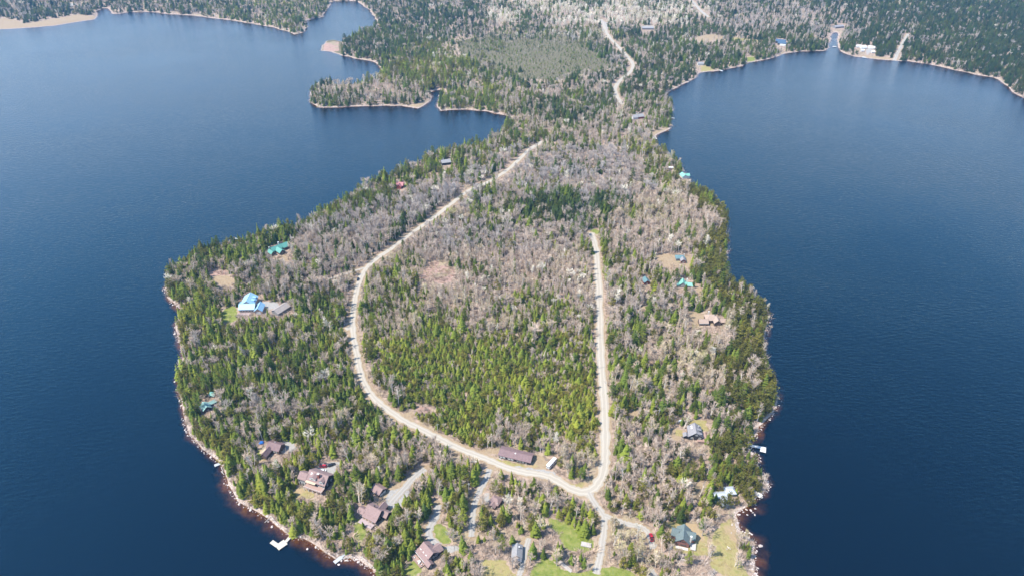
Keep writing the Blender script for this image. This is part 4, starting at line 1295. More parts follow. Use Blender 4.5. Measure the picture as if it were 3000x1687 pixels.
# ------------------------------------------------------------------ docks
def slab(name, a, b_, w, z0, z1, m, parent, base):
    """A plank from ground point a to b_ (world), made relative to BASE."""
    a, b_ = np.array(a), np.array(b_)
    d = (b_ - a) / (np.hypot(*(b_ - a)) + 1e-9)
    nrm = np.array((-d[1], d[0])) * w / 2
    q = [a + nrm, b_ + nrm, b_ - nrm, a - nrm]
    V = [(*(p - base), z0) for p in q] + [(*(p - base), z1) for p in q]
    return mesh_obj(name, V, [(0, 1, 2, 3), (7, 6, 5, 4), (0, 4, 5, 1), (1, 5, 6, 2), (2, 6, 7, 3), (3, 7, 4, 0)], m, parent=parent)

def dock(label, pieces, m, phrase=None, posts=True):
    base = P(*pieces[0][0])[:2]
    o = tag(empty('dock', (base[0], base[1], 0)), label, 'dock')
    if phrase:
        LANDMARKS.append((base[0], base[1], phrase))
    for i, (a, b_, w, nm) in enumerate(pieces):
        A, B = P(*a, 0.6)[:2], P(*b_, 0.6)[:2]
        dz = 0.004 * i
        s = slab(nm, A, B, w, 0.42 + dz, 0.66 + dz, m, o, base)
        L = np.hypot(*(B - A))
        d = (B - A) / L
        nrm = np.array((-d[1], d[0]))
        for k in range(max(2, int(L / 4) + 1)):
            t = k / max(1, int(L / 4))
            for sgn in (-1, 1):
                q = A + d * L * min(0.96, max(0.04, t)) + nrm * sgn * (w / 2 - 0.12) - base
                box('pile', (q[0] - 0.09, q[0] + 0.09, q[1] - 0.09, q[1] + 0.09, -2.2, 0.417), M['wood_grey'], s)
        for k in range(1, int(L / 1.2)):      # joints between the deck sections stand proud as cleats
            q = A + d * 1.2 * k
            slab('cleat', q - d * 0.05, q + d * 0.05, w, 0.663 + dz, 0.70 + dz, M['wood_grey'] if m is not M['dock_white'] else m, s, base)
    return o
dock('broad L-shaped pale wooden dock joined to the rocky shore by a narrow gangway', [((811, 1604), (837, 1586), 4.2, 'platform'), ((795, 1585), (812, 1597), 2.4, 'side_platform'), ((837, 1586), (862, 1558), 1.8, 'gangway')], M['dock_wood'], 'the broad L-shaped dock')
dock('white L-shaped dock reaching out from the right shore', [((2194, 1303), (2234, 1311), 2.2, 'walkway'), ((2236, 1308), (2235, 1323), 3.6, 'platform')], M['dock_white'], 'the white L-shaped dock')
dock('narrow grey dock on the left shore between red shallows', [((628, 1363), (651, 1354.5), 2.2, 'platform')], M['dock_grey'], 'the narrow grey dock')
dock('pale blue grey floating dock at the southern rocks', [((979, 1647), (1001, 1631), 2.3, 'platform'), ((1001, 1631), (1012, 1621), 1.4, 'gangway')], M['dock_grey'], 'the blue grey dock')
dock('small grey dock by the sandy point on the right bay', [((1962, 345), (1976, 347), 1.8, 'platform')], M['dock_grey'])
dock('small white dock below the beach cottage', [((2107, 205), (2117, 209), 3.0, 'platform')], M['dock_white'])
dock('white swimming dock at the campground beach', [((2526, 168), (2537, 169), 5.0, 'platform')], M['dock_white'])
dock('white boat landing at the mouth of the narrow inlet', [((2439, 137), (2450, 137), 4.0, 'platform')], M['dock_white'])
dock('white dock stub behind the shore trees of the northern point', [((686, 699), (693, 702), 3.0, 'platform')], M['dock_white'])

# beached poles and boards on the shore
def log(pa, pb, w, label, m, nm='driftwood_log', cat='log', z=0.25):
    a, b_ = P(*pa)[:2], P(*pb)[:2]
    base = (a + b_) / 2
    za, zb = max(0.12, float(ground_at(*a)[0])) + z, max(0.12, float(ground_at(*b_)[0])) + z
    d = b_ - a
    L = np.hypot(*d)
    V, F = [], []
    n = 7
    ring = []
    for t in (0, 0.35, 0.7, 1.0):
        c = a + d * t - base
        r = w / 2 * (1.0 - 0.35 * t)
        for i in range(n):
            an = 2 * math.pi * i / n
            nx, ny = -d[1] / L, d[0] / L
            V.append((c[0] + nx * r * math.cos(an), c[1] + ny * r * math.cos(an), za + (zb - za) * t + r * math.sin(an)))
    for k in range(3):
        for i in range(n):
            j = (i + 1) % n
            F.append((k * n + i, k * n + j, (k + 1) * n + j, (k + 1) * n + i))
    F += [tuple(range(n - 1, -1, -1)), tuple(range(3 * n, 4 * n))]
    o = mesh_obj(nm, V, F, m)
    o.location = (base[0], base[1], 0)
    tag(o, label, cat, 'logs and poles on the shore')
log((648.5, 1368), (654, 1383), 0.55, 'white beached pole standing steeply below the narrow grey dock', M['wood_bleached'])
log((648.5, 1381), (657, 1390.5), 0.5, 'shorter white beached pole crossing under the steeper one', M['wood_bleached'])
log((1003, 1636), (1035, 1632), 0.4, 'thin pale pole running from the blue grey dock to the rocks', M['wood_bleached'])
log((1059, 1632), (1098, 1665), 0.5, 'longest bleached log lying slanted along the southern rocks', M['wood_bleached'])
log((776, 1531), (795, 1514), 0.45, 'bleached log slanting from the shallows up to a pale boulder', M['wood_bleached'])
log((796, 1514), (809, 1531), 0.5, 'stout bleached log lying on the stones beside the slanting one', M['wood_bleached'])
log((2153, 1542), (2172, 1552), 0.35, 'thin white fallen birch pole across the shore grass', M['wood_bleached'])
log((1572, 1385), (1600, 1394), 0.3, 'pale fallen stem in the brush beside the gravel road', M['wood_bleached'])
log((2246, 1424), (2254, 1432), 0.4, 'short bleached branch at the right shore rocks', M['wood_bleached'])

# boathouse slab, white box by the water, utility poles, mailbox
o = mesh_obj('boat_ramp', *boxes_geo([(-1.6, 1.6, -4.5, 4.5, 0.0, 0.35)]), M['wood_grey'])
p = G(2212, 1441)
o.location = (p[0], p[1], p[2])
o.rotation_euler = (0, 0, math.radians(38))
tag(o, 'grey wooden ramp leading from the trees to the right shore', 'ramp')
o = place('storage_box', 877, 1550, (884, 1548), 'white storage box standing on the shore near the broad dock', 'box')
box('body', (-1.0, 1.0, -0.7, 0.7, -0.1, 0.75), M['trim_white'], o)
box('lid', (-1.08, 1.08, -0.78, 0.78, 0.753, 0.88), M['trim_white'], o)
o = place('parked_boat', 621, 1156.5, (629, 1153), 'white boat on the ground behind the sage roofed cottage', 'boat')
loft('hull', [(-2.2, 0.5, 0.85, 0.1, 0.75), (0.5, 0.55, 0.95, 0.05, 0.75), (1.7, 0.3, 0.6, 0.12, 0.85), (2.4, 0.02, 0.06, 0.5, 0.95)], M['paint_white'], o)
box('seat', (-1.2, -0.8, -0.75, 0.75, 0.753, 0.82), M['wood_bleached'], o)
POLES = [(986, 1052, 9, 'utility pole standing among spruces left of the curving road', 0), (1374, 1447, 10, 'utility pole beside the grey driveway spruces', 1), (1928, 1226, 9, 'white topped utility pole near the skylit grey house', 1),
         (1744, 880, 9, 'utility pole on the upper verge of the straight road', 0), (1749, 1080, 9, 'utility pole half way along the straight road', 0), (1035, 800, 9, 'utility pole by the dark car on the curving road', 0),
         (1020, 862, 9, 'utility pole below the dark car at the bend', 0), (1116, 735, 9, 'utility pole where the curving road climbs north', 0), (1562, 425, 10, 'utility pole at the northern end of the road', 0), (1283, 1266, 8, 'utility pole at the inner edge of the lower road bend', 0)]
pm = M['wood_grey']
for px, py, hh, lab, top in POLES:
    p = G(px, py)
    o = tag(empty('utility_pole', tuple(p), 0.4), lab, 'utility pole', 'utility poles along the roads')
    cyl('pole', 0, 0, -0.3, hh, 0.19, 0.13, 8, pm, o)
    ca = box('crossarm', (-1.1, 1.1, -0.22, -0.13, hh - 0.9, hh - 0.72), pm, o)
    for x in (-0.95, 0, 0.95):
        cyl('insulator', x, -0.175, hh - 0.717, hh - 0.5, 0.06, 0.04, 6, M['trim_white'], ca)
    if top:
        cyl('transformer', 0.34, 0, hh - 2.0, hh - 1.0, 0.26, 0.26, 10, M['paint_silver'], o)
o = place('mailbox', 1010, 954, (1016, 957), 'white mailbox at the stub drive off the curving road', 'mailbox')
box('post', (-0.08, 0.08, -0.08, 0.08, -0.2, 1.1), M['wood_grey'], o)
box('box', (-0.45, 0.45, -0.25, 0.25, 1.103, 1.6), M['trim_white'], o)
o = place('blue_tarp', 766, 1297, (772, 1296), 'blue tarp over a wood pile beside the pale decked house', 'tarp')
loft('sheet', [(-1.6, 0.9, 0.5, -0.1, 0.7), (-0.4, 1.2, 0.7, -0.1, 1.3), (0.9, 1.2, 0.6, -0.1, 1.2), (1.6, 0.8, 0.4, -0.1, 0.6)], mat('tarp_blue', (0.02, 0.12, 0.42), rough=0.5), o)
LANDMARKS += [(*P(1757, 924)[:2], 'the straight road'), (*P(1769, 1173)[:2], 'the straight road'), (*P(1036, 900)[:2], 'the curving road'), (*P(1056, 1090)[:2], 'the curving road'), (*P(1190, 1236)[:2], 'the roadside tan bank'),
    (*P(1350, 1315)[:2], 'the lower road bend'), (*P(1745, 1430)[:2], 'the road corner'), (*P(1767, 1575)[:2], 'the spur lane'), (*P(1845, 1536)[:2], 'the side lane'), (*P(1385, 1510)[:2], 'the grey driveway'),
    (*P(1295, 1565)[:2], 'the oval lawn'), (*P(1055, 1550)[:2], 'the sloping lawn'), (*P(1665, 1560)[:2], 'the big lawn'), (*P(1600, 1665)[:2], 'the southern meadow'), (*P(1450, 1670)[:2], 'the dry clearing'),
    (*P(2165, 1560)[:2], 'the leaning shore birches'), (*P(2120, 1600)[:2], 'the stony meadow'), (*P(1840, 1660)[:2], 'the southern lawn edge'), (*P(690, 1420)[:2], 'the stony left shore'), (*P(760, 1480)[:2], 'the amber shallows'),
    (*P(930, 1580)[:2], 'the boulder shore'), (*P(1080, 1640)[:2], 'the slanted log'), (*P(560, 1240)[:2], 'the steep left shore'), (*P(2235, 1230)[:2], 'the stony right cove'), (*P(2060, 1415)[:2], 'the orange clearing'), (*P(860, 1440)[:2], 'the lodge lawn')]
HOUSE_END = True
# ------------------------------------------------------------------ tree shapes
def tri_bark(V, F, pts, radii, n=5):
    """A tapered, bent stem through PTS."""
    k0 = len(V)
    for (x, y, z), r in zip(pts, radii):
        for i in range(n):
            a = 2 * math.pi * i / n
            V.append((x + r * math.cos(a), y + r * math.sin(a), z))
    for k in range(len(pts) - 1):
        for i in range(n):
            j = (i + 1) % n
            F.append((k0 + k * n + i, k0 + k * n + j, k0 + (k + 1) * n + j, k0 + (k + 1) * n + i))

def limb(V, F, p, q, r0, r1):
    """A three-sided bough from p to q."""
    p, q = np.array(p, float), np.array(q, float)
    d = q - p
    d /= np.linalg.norm(d) + 1e-9
    u = np.cross(d, (0.31, 0.95, 0.1))
    u /= np.linalg.norm(u) + 1e-9
    v = np.cross(d, u)
    k = len(V)
    for c, r in ((p, r0), (q, r1)):
        for i in range(3):
            a = 2 * math.pi * i / 3
            V.append(tuple(c + (u * math.cos(a) + v * math.sin(a)) * r))
    for i in range(3):
        j = (i + 1) % 3
        F.append((k + i, k + j, k + 3 + j, k + 3 + i))

def twig(V, F, p, d, L, w, r):
    """A spray of fine twigs seen as one thin blade."""
    d = d / (np.linalg.norm(d) + 1e-9)
    s = np.cross(d, r.normal(size=3))
    s /= np.linalg.norm(s) + 1e-9
    k = len(V)
    V += [tuple(p - s * w * 0.5), tuple(p + s * w * 0.5), tuple(p + d * L)]
    F.append((k, k + 1, k + 2))

def spruce(seed, H=10.0, R=1.9, n=12, gap=0.0):
    r = np.random.default_rng(seed)
    TV, TF, CV, CF = [], [], [], []
    tri_bark(TV, TF, [(0, 0, -0.6), (0, 0, H * 0.5), (0.05, 0, H * 0.97)], [0.20, 0.12, 0.03])
    for lv in range(n):
        t = lv / (n - 1)
        z = H * (0.09 + 0.86 * t)
        rr = R * (1 - t) ** 0.82 * r.uniform(0.82, 1.12) + 0.14
        nb = 8 if t < 0.6 else 6
        a0 = r.uniform(0, 6.28)
        for i in range(nb):
            if r.random() < gap:
                continue
            a = a0 + 6.283 * i / nb + r.uniform(-0.2, 0.2)
            L = rr * r.uniform(0.7, 1.2)
            w = L * 0.34 + 0.16
            dr = -0.28 * L * r.uniform(0.4, 1.4)
            ca, sa = math.cos(a), math.sin(a)
            k = len(CV)
            zz = z + r.uniform(-0.15, 0.15)
            CV += [(0.03 * ca, 0.03 * sa, zz + 0.22), (L * 0.6 * ca - w * sa, L * 0.6 * sa + w * ca, zz + dr * 0.75), (L * ca, L * sa, zz + dr * 0.9), (L * 0.6 * ca + w * sa, L * 0.6 * sa - w * ca, zz + dr * 0.75), (L * 0.55 * ca, L * 0.55 * sa, zz + dr * 0.3 + 0.12)]
            CF += [(k, k + 1, k + 4), (k + 1, k + 2, k + 4), (k + 2, k + 3, k + 4), (k + 3, k, k + 4)]
    k = len(CV)
    CV += [(0.16, 0, H * 0.93), (-0.1, 0.14, H * 0.93), (-0.1, -0.14, H * 0.93), (0.05, 0, H * 1.02)]
    CF += [(k, k + 1, k + 3), (k + 1, k + 2, k + 3), (k + 2, k, k + 3)]
    return (TV, TF), (CV, CF)

def leafy(CV, CF, c, size, cnt, r, flat=0.6, out=None):
    for _ in range(cnt):
        p = c + r.normal(size=3) * size * np.array((0.55, 0.55, 0.55 * flat))
        d1 = r.normal(size=3)
        d1[2] *= 0.5
        d1 /= np.linalg.norm(d1) + 1e-9
        d2 = np.cross(d1, r.normal(size=3))
        d2 /= np.linalg.norm(d2) + 1e-9
        s = size * r.uniform(0.35, 0.7)
        k = len(CV)
        CV += [tuple(p - d1 * s), tuple(p + d2 * s * 0.55), tuple(p + d1 * s * 0.9), tuple(p - d2 * s * 0.55)]
        CF.append((k, k + 1, k + 2, k + 3))

def cedar(seed, H=9.0, R=2.1):
    r = np.random.default_rng(seed)
    TV, TF, CV, CF = [], [], [], []
    tri_bark(TV, TF, [(0, 0, -0.6), (0.1, 0, H * 0.5), (0.0, 0.1, H * 0.9)], [0.24, 0.15, 0.04])
    for i in range(34):
        t = r.uniform(0.0, 1.0) ** 0.9
        z = H * (0.10 + 0.86 * t)
        prof = R * (min(1, 0.55 + 1.6 * t) if t < 0.3 else (1 - (t - 0.3) / 0.7) ** 0.75) + 0.15
        a = r.uniform(0, 6.283)
        q = prof * math.sqrt(r.uniform(0.25, 1.0)) * r.uniform(0.8, 1.1)
        limb(TV, TF, (0, 0, z - 0.3), (q * math.cos(a) * 0.8, q * math.sin(a) * 0.8, z - 0.1), 0.05, 0.02)
        leafy(CV, CF, np.array((q * math.cos(a), q * math.sin(a), z)), r.uniform(0.55, 0.95) * (1.15 - 0.45 * t), 9, r, 0.7)
    leafy(CV, CF, np.array((0, 0, H * 0.97)), 0.4, 5, r, 1.3)
    return (TV, TF), (CV, CF)

def pine(seed, H=15.0, R=3.3):
    r = np.random.default_rng(seed)
    TV, TF, CV, CF = [], [], [], []
    tri_bark(TV, TF, [(0, 0, -0.6), (0.2, 0, H * 0.5), (0.0, 0.15, H * 0.97)], [0.36, 0.22, 0.05], 6)
    n = 8
    for lv in range(n):
        t = lv / (n - 1)
        z = H * (0.26 + 0.70 * t)
        rr = R * (1 - t * 0.92) ** 0.7 * r.uniform(0.75, 1.15)
        nb = 5 if t < 0.8 else 4
        a0 = r.uniform(0, 6.28)
        for i in range(nb):
            a = a0 + 6.283 * i / nb + r.uniform(-0.4, 0.4)
            L = rr * r.uniform(0.65, 1.15)
            e = np.array((L * math.cos(a), L * math.sin(a), z + 0.10 * L + r.uniform(-0.3, 0.3)))
            limb(TV, TF, (0, 0, z), e, 0.09, 0.03)
            for s in (0.5, 0.78, 1.02):
                leafy(CV, CF, np.array((e[0] * s, e[1] * s, z + (e[2] - z) * s + 0.2)), 0.62 + 0.16 * r.random(), 6, r, 0.45)
    leafy(CV, CF, np.array((0, 0, H)), 0.5, 7, r, 1.2)
    return (TV, TF), (CV, CF)

def birch(seed, H=10.5, R=1.5, stems=2):
    r = np.random.default_rng(seed)
    TV, TF, CV, CF = [], [], [], []
    for s in range(stems):
        a = r.uniform(0, 6.28)
        ln = r.uniform(0.3, 1.3) if stems > 1 else r.uniform(0.1, 0.6)
        h = H * r.uniform(0.8, 1.0)
        b = np.array((0.25 * math.cos(a), 0.25 * math.sin(a), -0.6)) if stems > 1 else np.array((0, 0, -0.6))
        m1 = np.array((ln * 0.35 * math.cos(a), ln * 0.35 * math.sin(a), h * 0.45))
        m2 = np.array((ln * 0.8 * math.cos(a + 0.3), ln * 0.8 * math.sin(a + 0.3), h * 0.75))
        tp = np.array((ln * 1.1 * math.cos(a + 0.2), ln * 1.1 * math.sin(a + 0.2), h))
        tri_bark(TV, TF, [b, m1, m2, tp], [0.19, 0.14, 0.085, 0.02])
        for i in range(13):
            t = 0.32 + 0.64 * (i + r.random()) / 13
            p = m1 + (m2 - m1) * ((t - 0.45) / 0.3) if t < 0.75 else m2 + (tp - m2) * ((t - 0.75) / 0.25)
            if t < 0.45:
                p = b + (m1 - b) * (t / 0.45)
            an = r.uniform(0, 6.283)
            L = R * r.uniform(0.6, 1.15) * (1.25 - t)  + 0.35
            e = p + np.array((math.cos(an) * L, math.sin(an) * L, L * r.uniform(0.8, 1.5)))
            limb(TV, TF, p, e, 0.055, 0.02)
            for q in range(20):
                w = r.uniform(0.1, 1.0)
                d = np.array((math.cos(an), math.sin(an), 1.0)) + r.normal(size=3) * 0.75
                twig(CV, CF, p + (e - p) * w, d, r.uniform(0.5, 1.3), r.uniform(0.06, 0.13), r)
    return (TV, TF), (CV, CF)

def maple(seed, H=10.0, R=2.6):
    r = np.random.default_rng(seed)
    TV, TF, CV, CF = [], [], [], []
    f = H * r.uniform(0.2, 0.34)
    tri_bark(TV, TF, [(0, 0, -0.6), (0.05, 0.05, f)], [0.27, 0.2], 6)
    for i in range(9):
        a = 6.283 * i / 9 + r.uniform(-0.3, 0.3)
        sp = r.uniform(0.25, 1.0)
        m1 = np.array((R * 0.42 * sp * math.cos(a), R * 0.42 * sp * math.sin(a), f + (H - f) * r.uniform(0.35, 0.5)))
        e = np.array((R * sp * math.cos(a), R * sp * math.sin(a), f + (H - f) * (1.0 - 0.45 * sp * sp) * r.uniform(0.8, 0.98)))
        limb(TV, TF, (0.05, 0.05, f - 0.15), m1, 0.13, 0.075)
        limb(TV, TF, m1, e, 0.075, 0.02)
        for q in range(5):
            p = m1 + (e - m1) * r.uniform(0, 0.8)
            d = np.array((math.cos(a + r.uniform(-1.2, 1.2)), math.sin(a + r.uniform(-1.2, 1.2)), r.uniform(0.3, 1.3)))
            L = R * r.uniform(0.3, 0.55)
            e2 = p + d * L
            limb(TV, TF, p, e2, 0.04, 0.015)
            for k in range(15):
                dd = d + r.normal(size=3) * 0.7
                twig(CV, CF, p + (e2 - p) * r.uniform(0.2, 1.0), dd, r.uniform(0.5, 1.2), r.uniform(0.06, 0.12), r)
    return (TV, TF), (CV, CF)

def bush(seed, H=1.9):
    r = np.random.default_rng(seed)
    CV, CF = [], []
    for i in range(46):
        a = r.uniform(0, 6.283)
        p = np.array((math.cos(a), math.sin(a), 0)) * r.uniform(0, 0.9)
        d = np.array((math.cos(a) * 0.6, math.sin(a) * 0.6, 1.0)) + r.normal(size=3) * 0.4
        p[2] = -0.1
        twig(CV, CF, p, d, H * r.uniform(0.4, 1.0), r.uniform(0.08, 0.16), r)
    return ([], []), (CV, CF)

# ------------------------------------------------------------------ tree materials
def plant_mat(name, stops, rough=0.75, trans=0.0, vlo=0.7, vhi=1.3):
    """Colour along STOPS by the plant's own tint; each plant a little lighter or darker."""
    m, n, b = new_mat(name)
    t = n.attr('tint', 'INSTANCER').outputs['Fac']
    rnd = n.node('ShaderNodeObjectInfo').outputs['Random']
    geo = n.node('ShaderNodeNewGeometry').outputs['Position']
    ns = n.noise(0.9, 3, geo)
    c = n.ramp(n.math('ADD', t, n.math('MULTIPLY', n.math('SUBTRACT', ns, 0.5), 0.35)), stops)
    mr = n.node('ShaderNodeMapRange')
    n.link(rnd, mr.inputs[0])
    mr.inputs[3].default_value = vlo
    mr.inputs[4].default_value = vhi
    c = n.scale(c, mr.outputs[0])
    n.link(c, b.inputs['Base Color'])
    b.inputs['Roughness'].default_value = rough
    b.inputs['Specular IOR Level'].default_value = 0.12
    if trans:
        out = m.node_tree.nodes['Material Output']
        tl = n.node('ShaderNodeBsdfTranslucent')
        n.link(c, tl.inputs['Color'])
        mx = n.node('ShaderNodeMixShader')
        mx.inputs[0].default_value = trans
        n.link(b.outputs[0], mx.inputs[1])
        n.link(tl.outputs[0], mx.inputs[2])
        n.link(mx.outputs[0], out.inputs['Surface'])
    return m
NEEDLE = [(0.0, (0.042, 0.070, 0.022)), (0.3, (0.092, 0.134, 0.027)), (0.6, (0.168, 0.212, 0.032)), (1.0, (0.27, 0.285, 0.040))]
CEDARC = [(0.0, (0.085, 0.100, 0.024)), (0.5, (0.16, 0.158, 0.034)), (1.0, (0.24, 0.21, 0.040))]
BARE_C = [(0.0, (0.365, 0.325, 0.31)), (0.3, (0.435, 0.34, 0.27)), (0.55, (0.49, 0.37, 0.285)), (0.8, (0.44, 0.38, 0.19)), (1.0, (0.78, 0.71, 0.60))]
MT = {'spruce': plant_mat('spruce_needles', NEEDLE, trans=0.42), 'cedar': plant_mat('cedar_sprays', CEDARC, trans=0.42), 'pine': plant_mat('pine_needles', NEEDLE, trans=0.42),
      'birch': plant_mat('birch_twigs', BARE_C, vlo=0.8, vhi=1.25), 'maple': plant_mat('maple_twigs', BARE_C, vlo=0.8, vhi=1.25), 'bush': plant_mat('bush_twigs', BARE_C, vlo=0.55, vhi=1.1)}
bark_dark = mat('bark_dark', (0.11, 0.085, 0.07), var=0.3)
bark_pine = mat('bark_pine', (0.20, 0.15, 0.12), var=0.3)
bark_birch = mat('bark_birch', (0.62, 0.55, 0.47), var=0.2, scale=3)
bark_grey = mat('bark_grey', (0.40, 0.35, 0.31), var=0.2, scale=2)
BARK = {'spruce': bark_dark, 'cedar': bark_dark, 'pine': bark_pine, 'birch': bark_birch, 'maple': bark_grey, 'bush': bark_grey}

SHAPES = {   # kind: list of (trunk, crown) in metres at the height given
    'spruce': [(spruce(11, 10, 2.1, 14), 10), (spruce(12, 10, 2.5, 13), 10), (spruce(13, 10, 1.75, 13, 0.1), 10), (spruce(14, 10, 2.9, 12, 0.06), 10), (spruce(15, 10, 2.3, 13, 0.2), 10), (spruce(16, 10, 1.45, 12, 0.05), 10), (spruce(17, 10, 2.6, 10, 0.25), 10)],
    'cedar': [(cedar(21), 9), (cedar(22, 9, 2.5), 9), (cedar(23, 9, 1.8), 9), (cedar(24, 9, 2.2), 9)],
    'pine': [(pine(31), 15), (pine(32, 15, 3.8), 15), (pine(33, 15, 2.9), 15)],
    'birch': [(birch(41, stems=1), 10.5), (birch(42, stems=2), 10.5), (birch(43, stems=3), 10.5), (birch(44, stems=1), 10.5), (birch(45, stems=2), 10.5)],
    'maple': [(maple(51), 10), (maple(52, R=3.1), 10), (maple(53, R=2.2), 10), (maple(54, R=2.7), 10)],
    'bush': [(bush(61), 1.9), (bush(62), 1.9), (bush(63), 1.9)],
}
def raw_mesh(name, V, F, mats, idx=None):
    me = bpy.data.meshes.new(name)
    me.from_pydata([tuple(v) for v in V], [], [tuple(f) for f in F])
    for m in mats:
        me.materials.append(m)
    if idx is not None:
        me.polygons.foreach_set('material_index', np.asarray(idx, np.int32))
    me.update()
    return me
PROTO = {}
for kind, lst in SHAPES.items():
    PROTO[kind] = []
    for (tr_, cr_), hh in lst:
        (TV, TF), (CV, CF) = tr_, cr_
        both = raw_mesh(kind + '_whole', list(CV) + list(TV), list(CF) + [tuple(i + len(CV) for i in f) for f in TF], [MT[kind], BARK[kind]], [0] * len(CF) + [1] * len(TF))
        PROTO[kind].append(dict(h=hh, trunk=raw_mesh('trunk', TV, TF, [BARK[kind]]) if TV else None, crown=raw_mesh('crown', CV, CF, [MT[kind]]), whole=both))

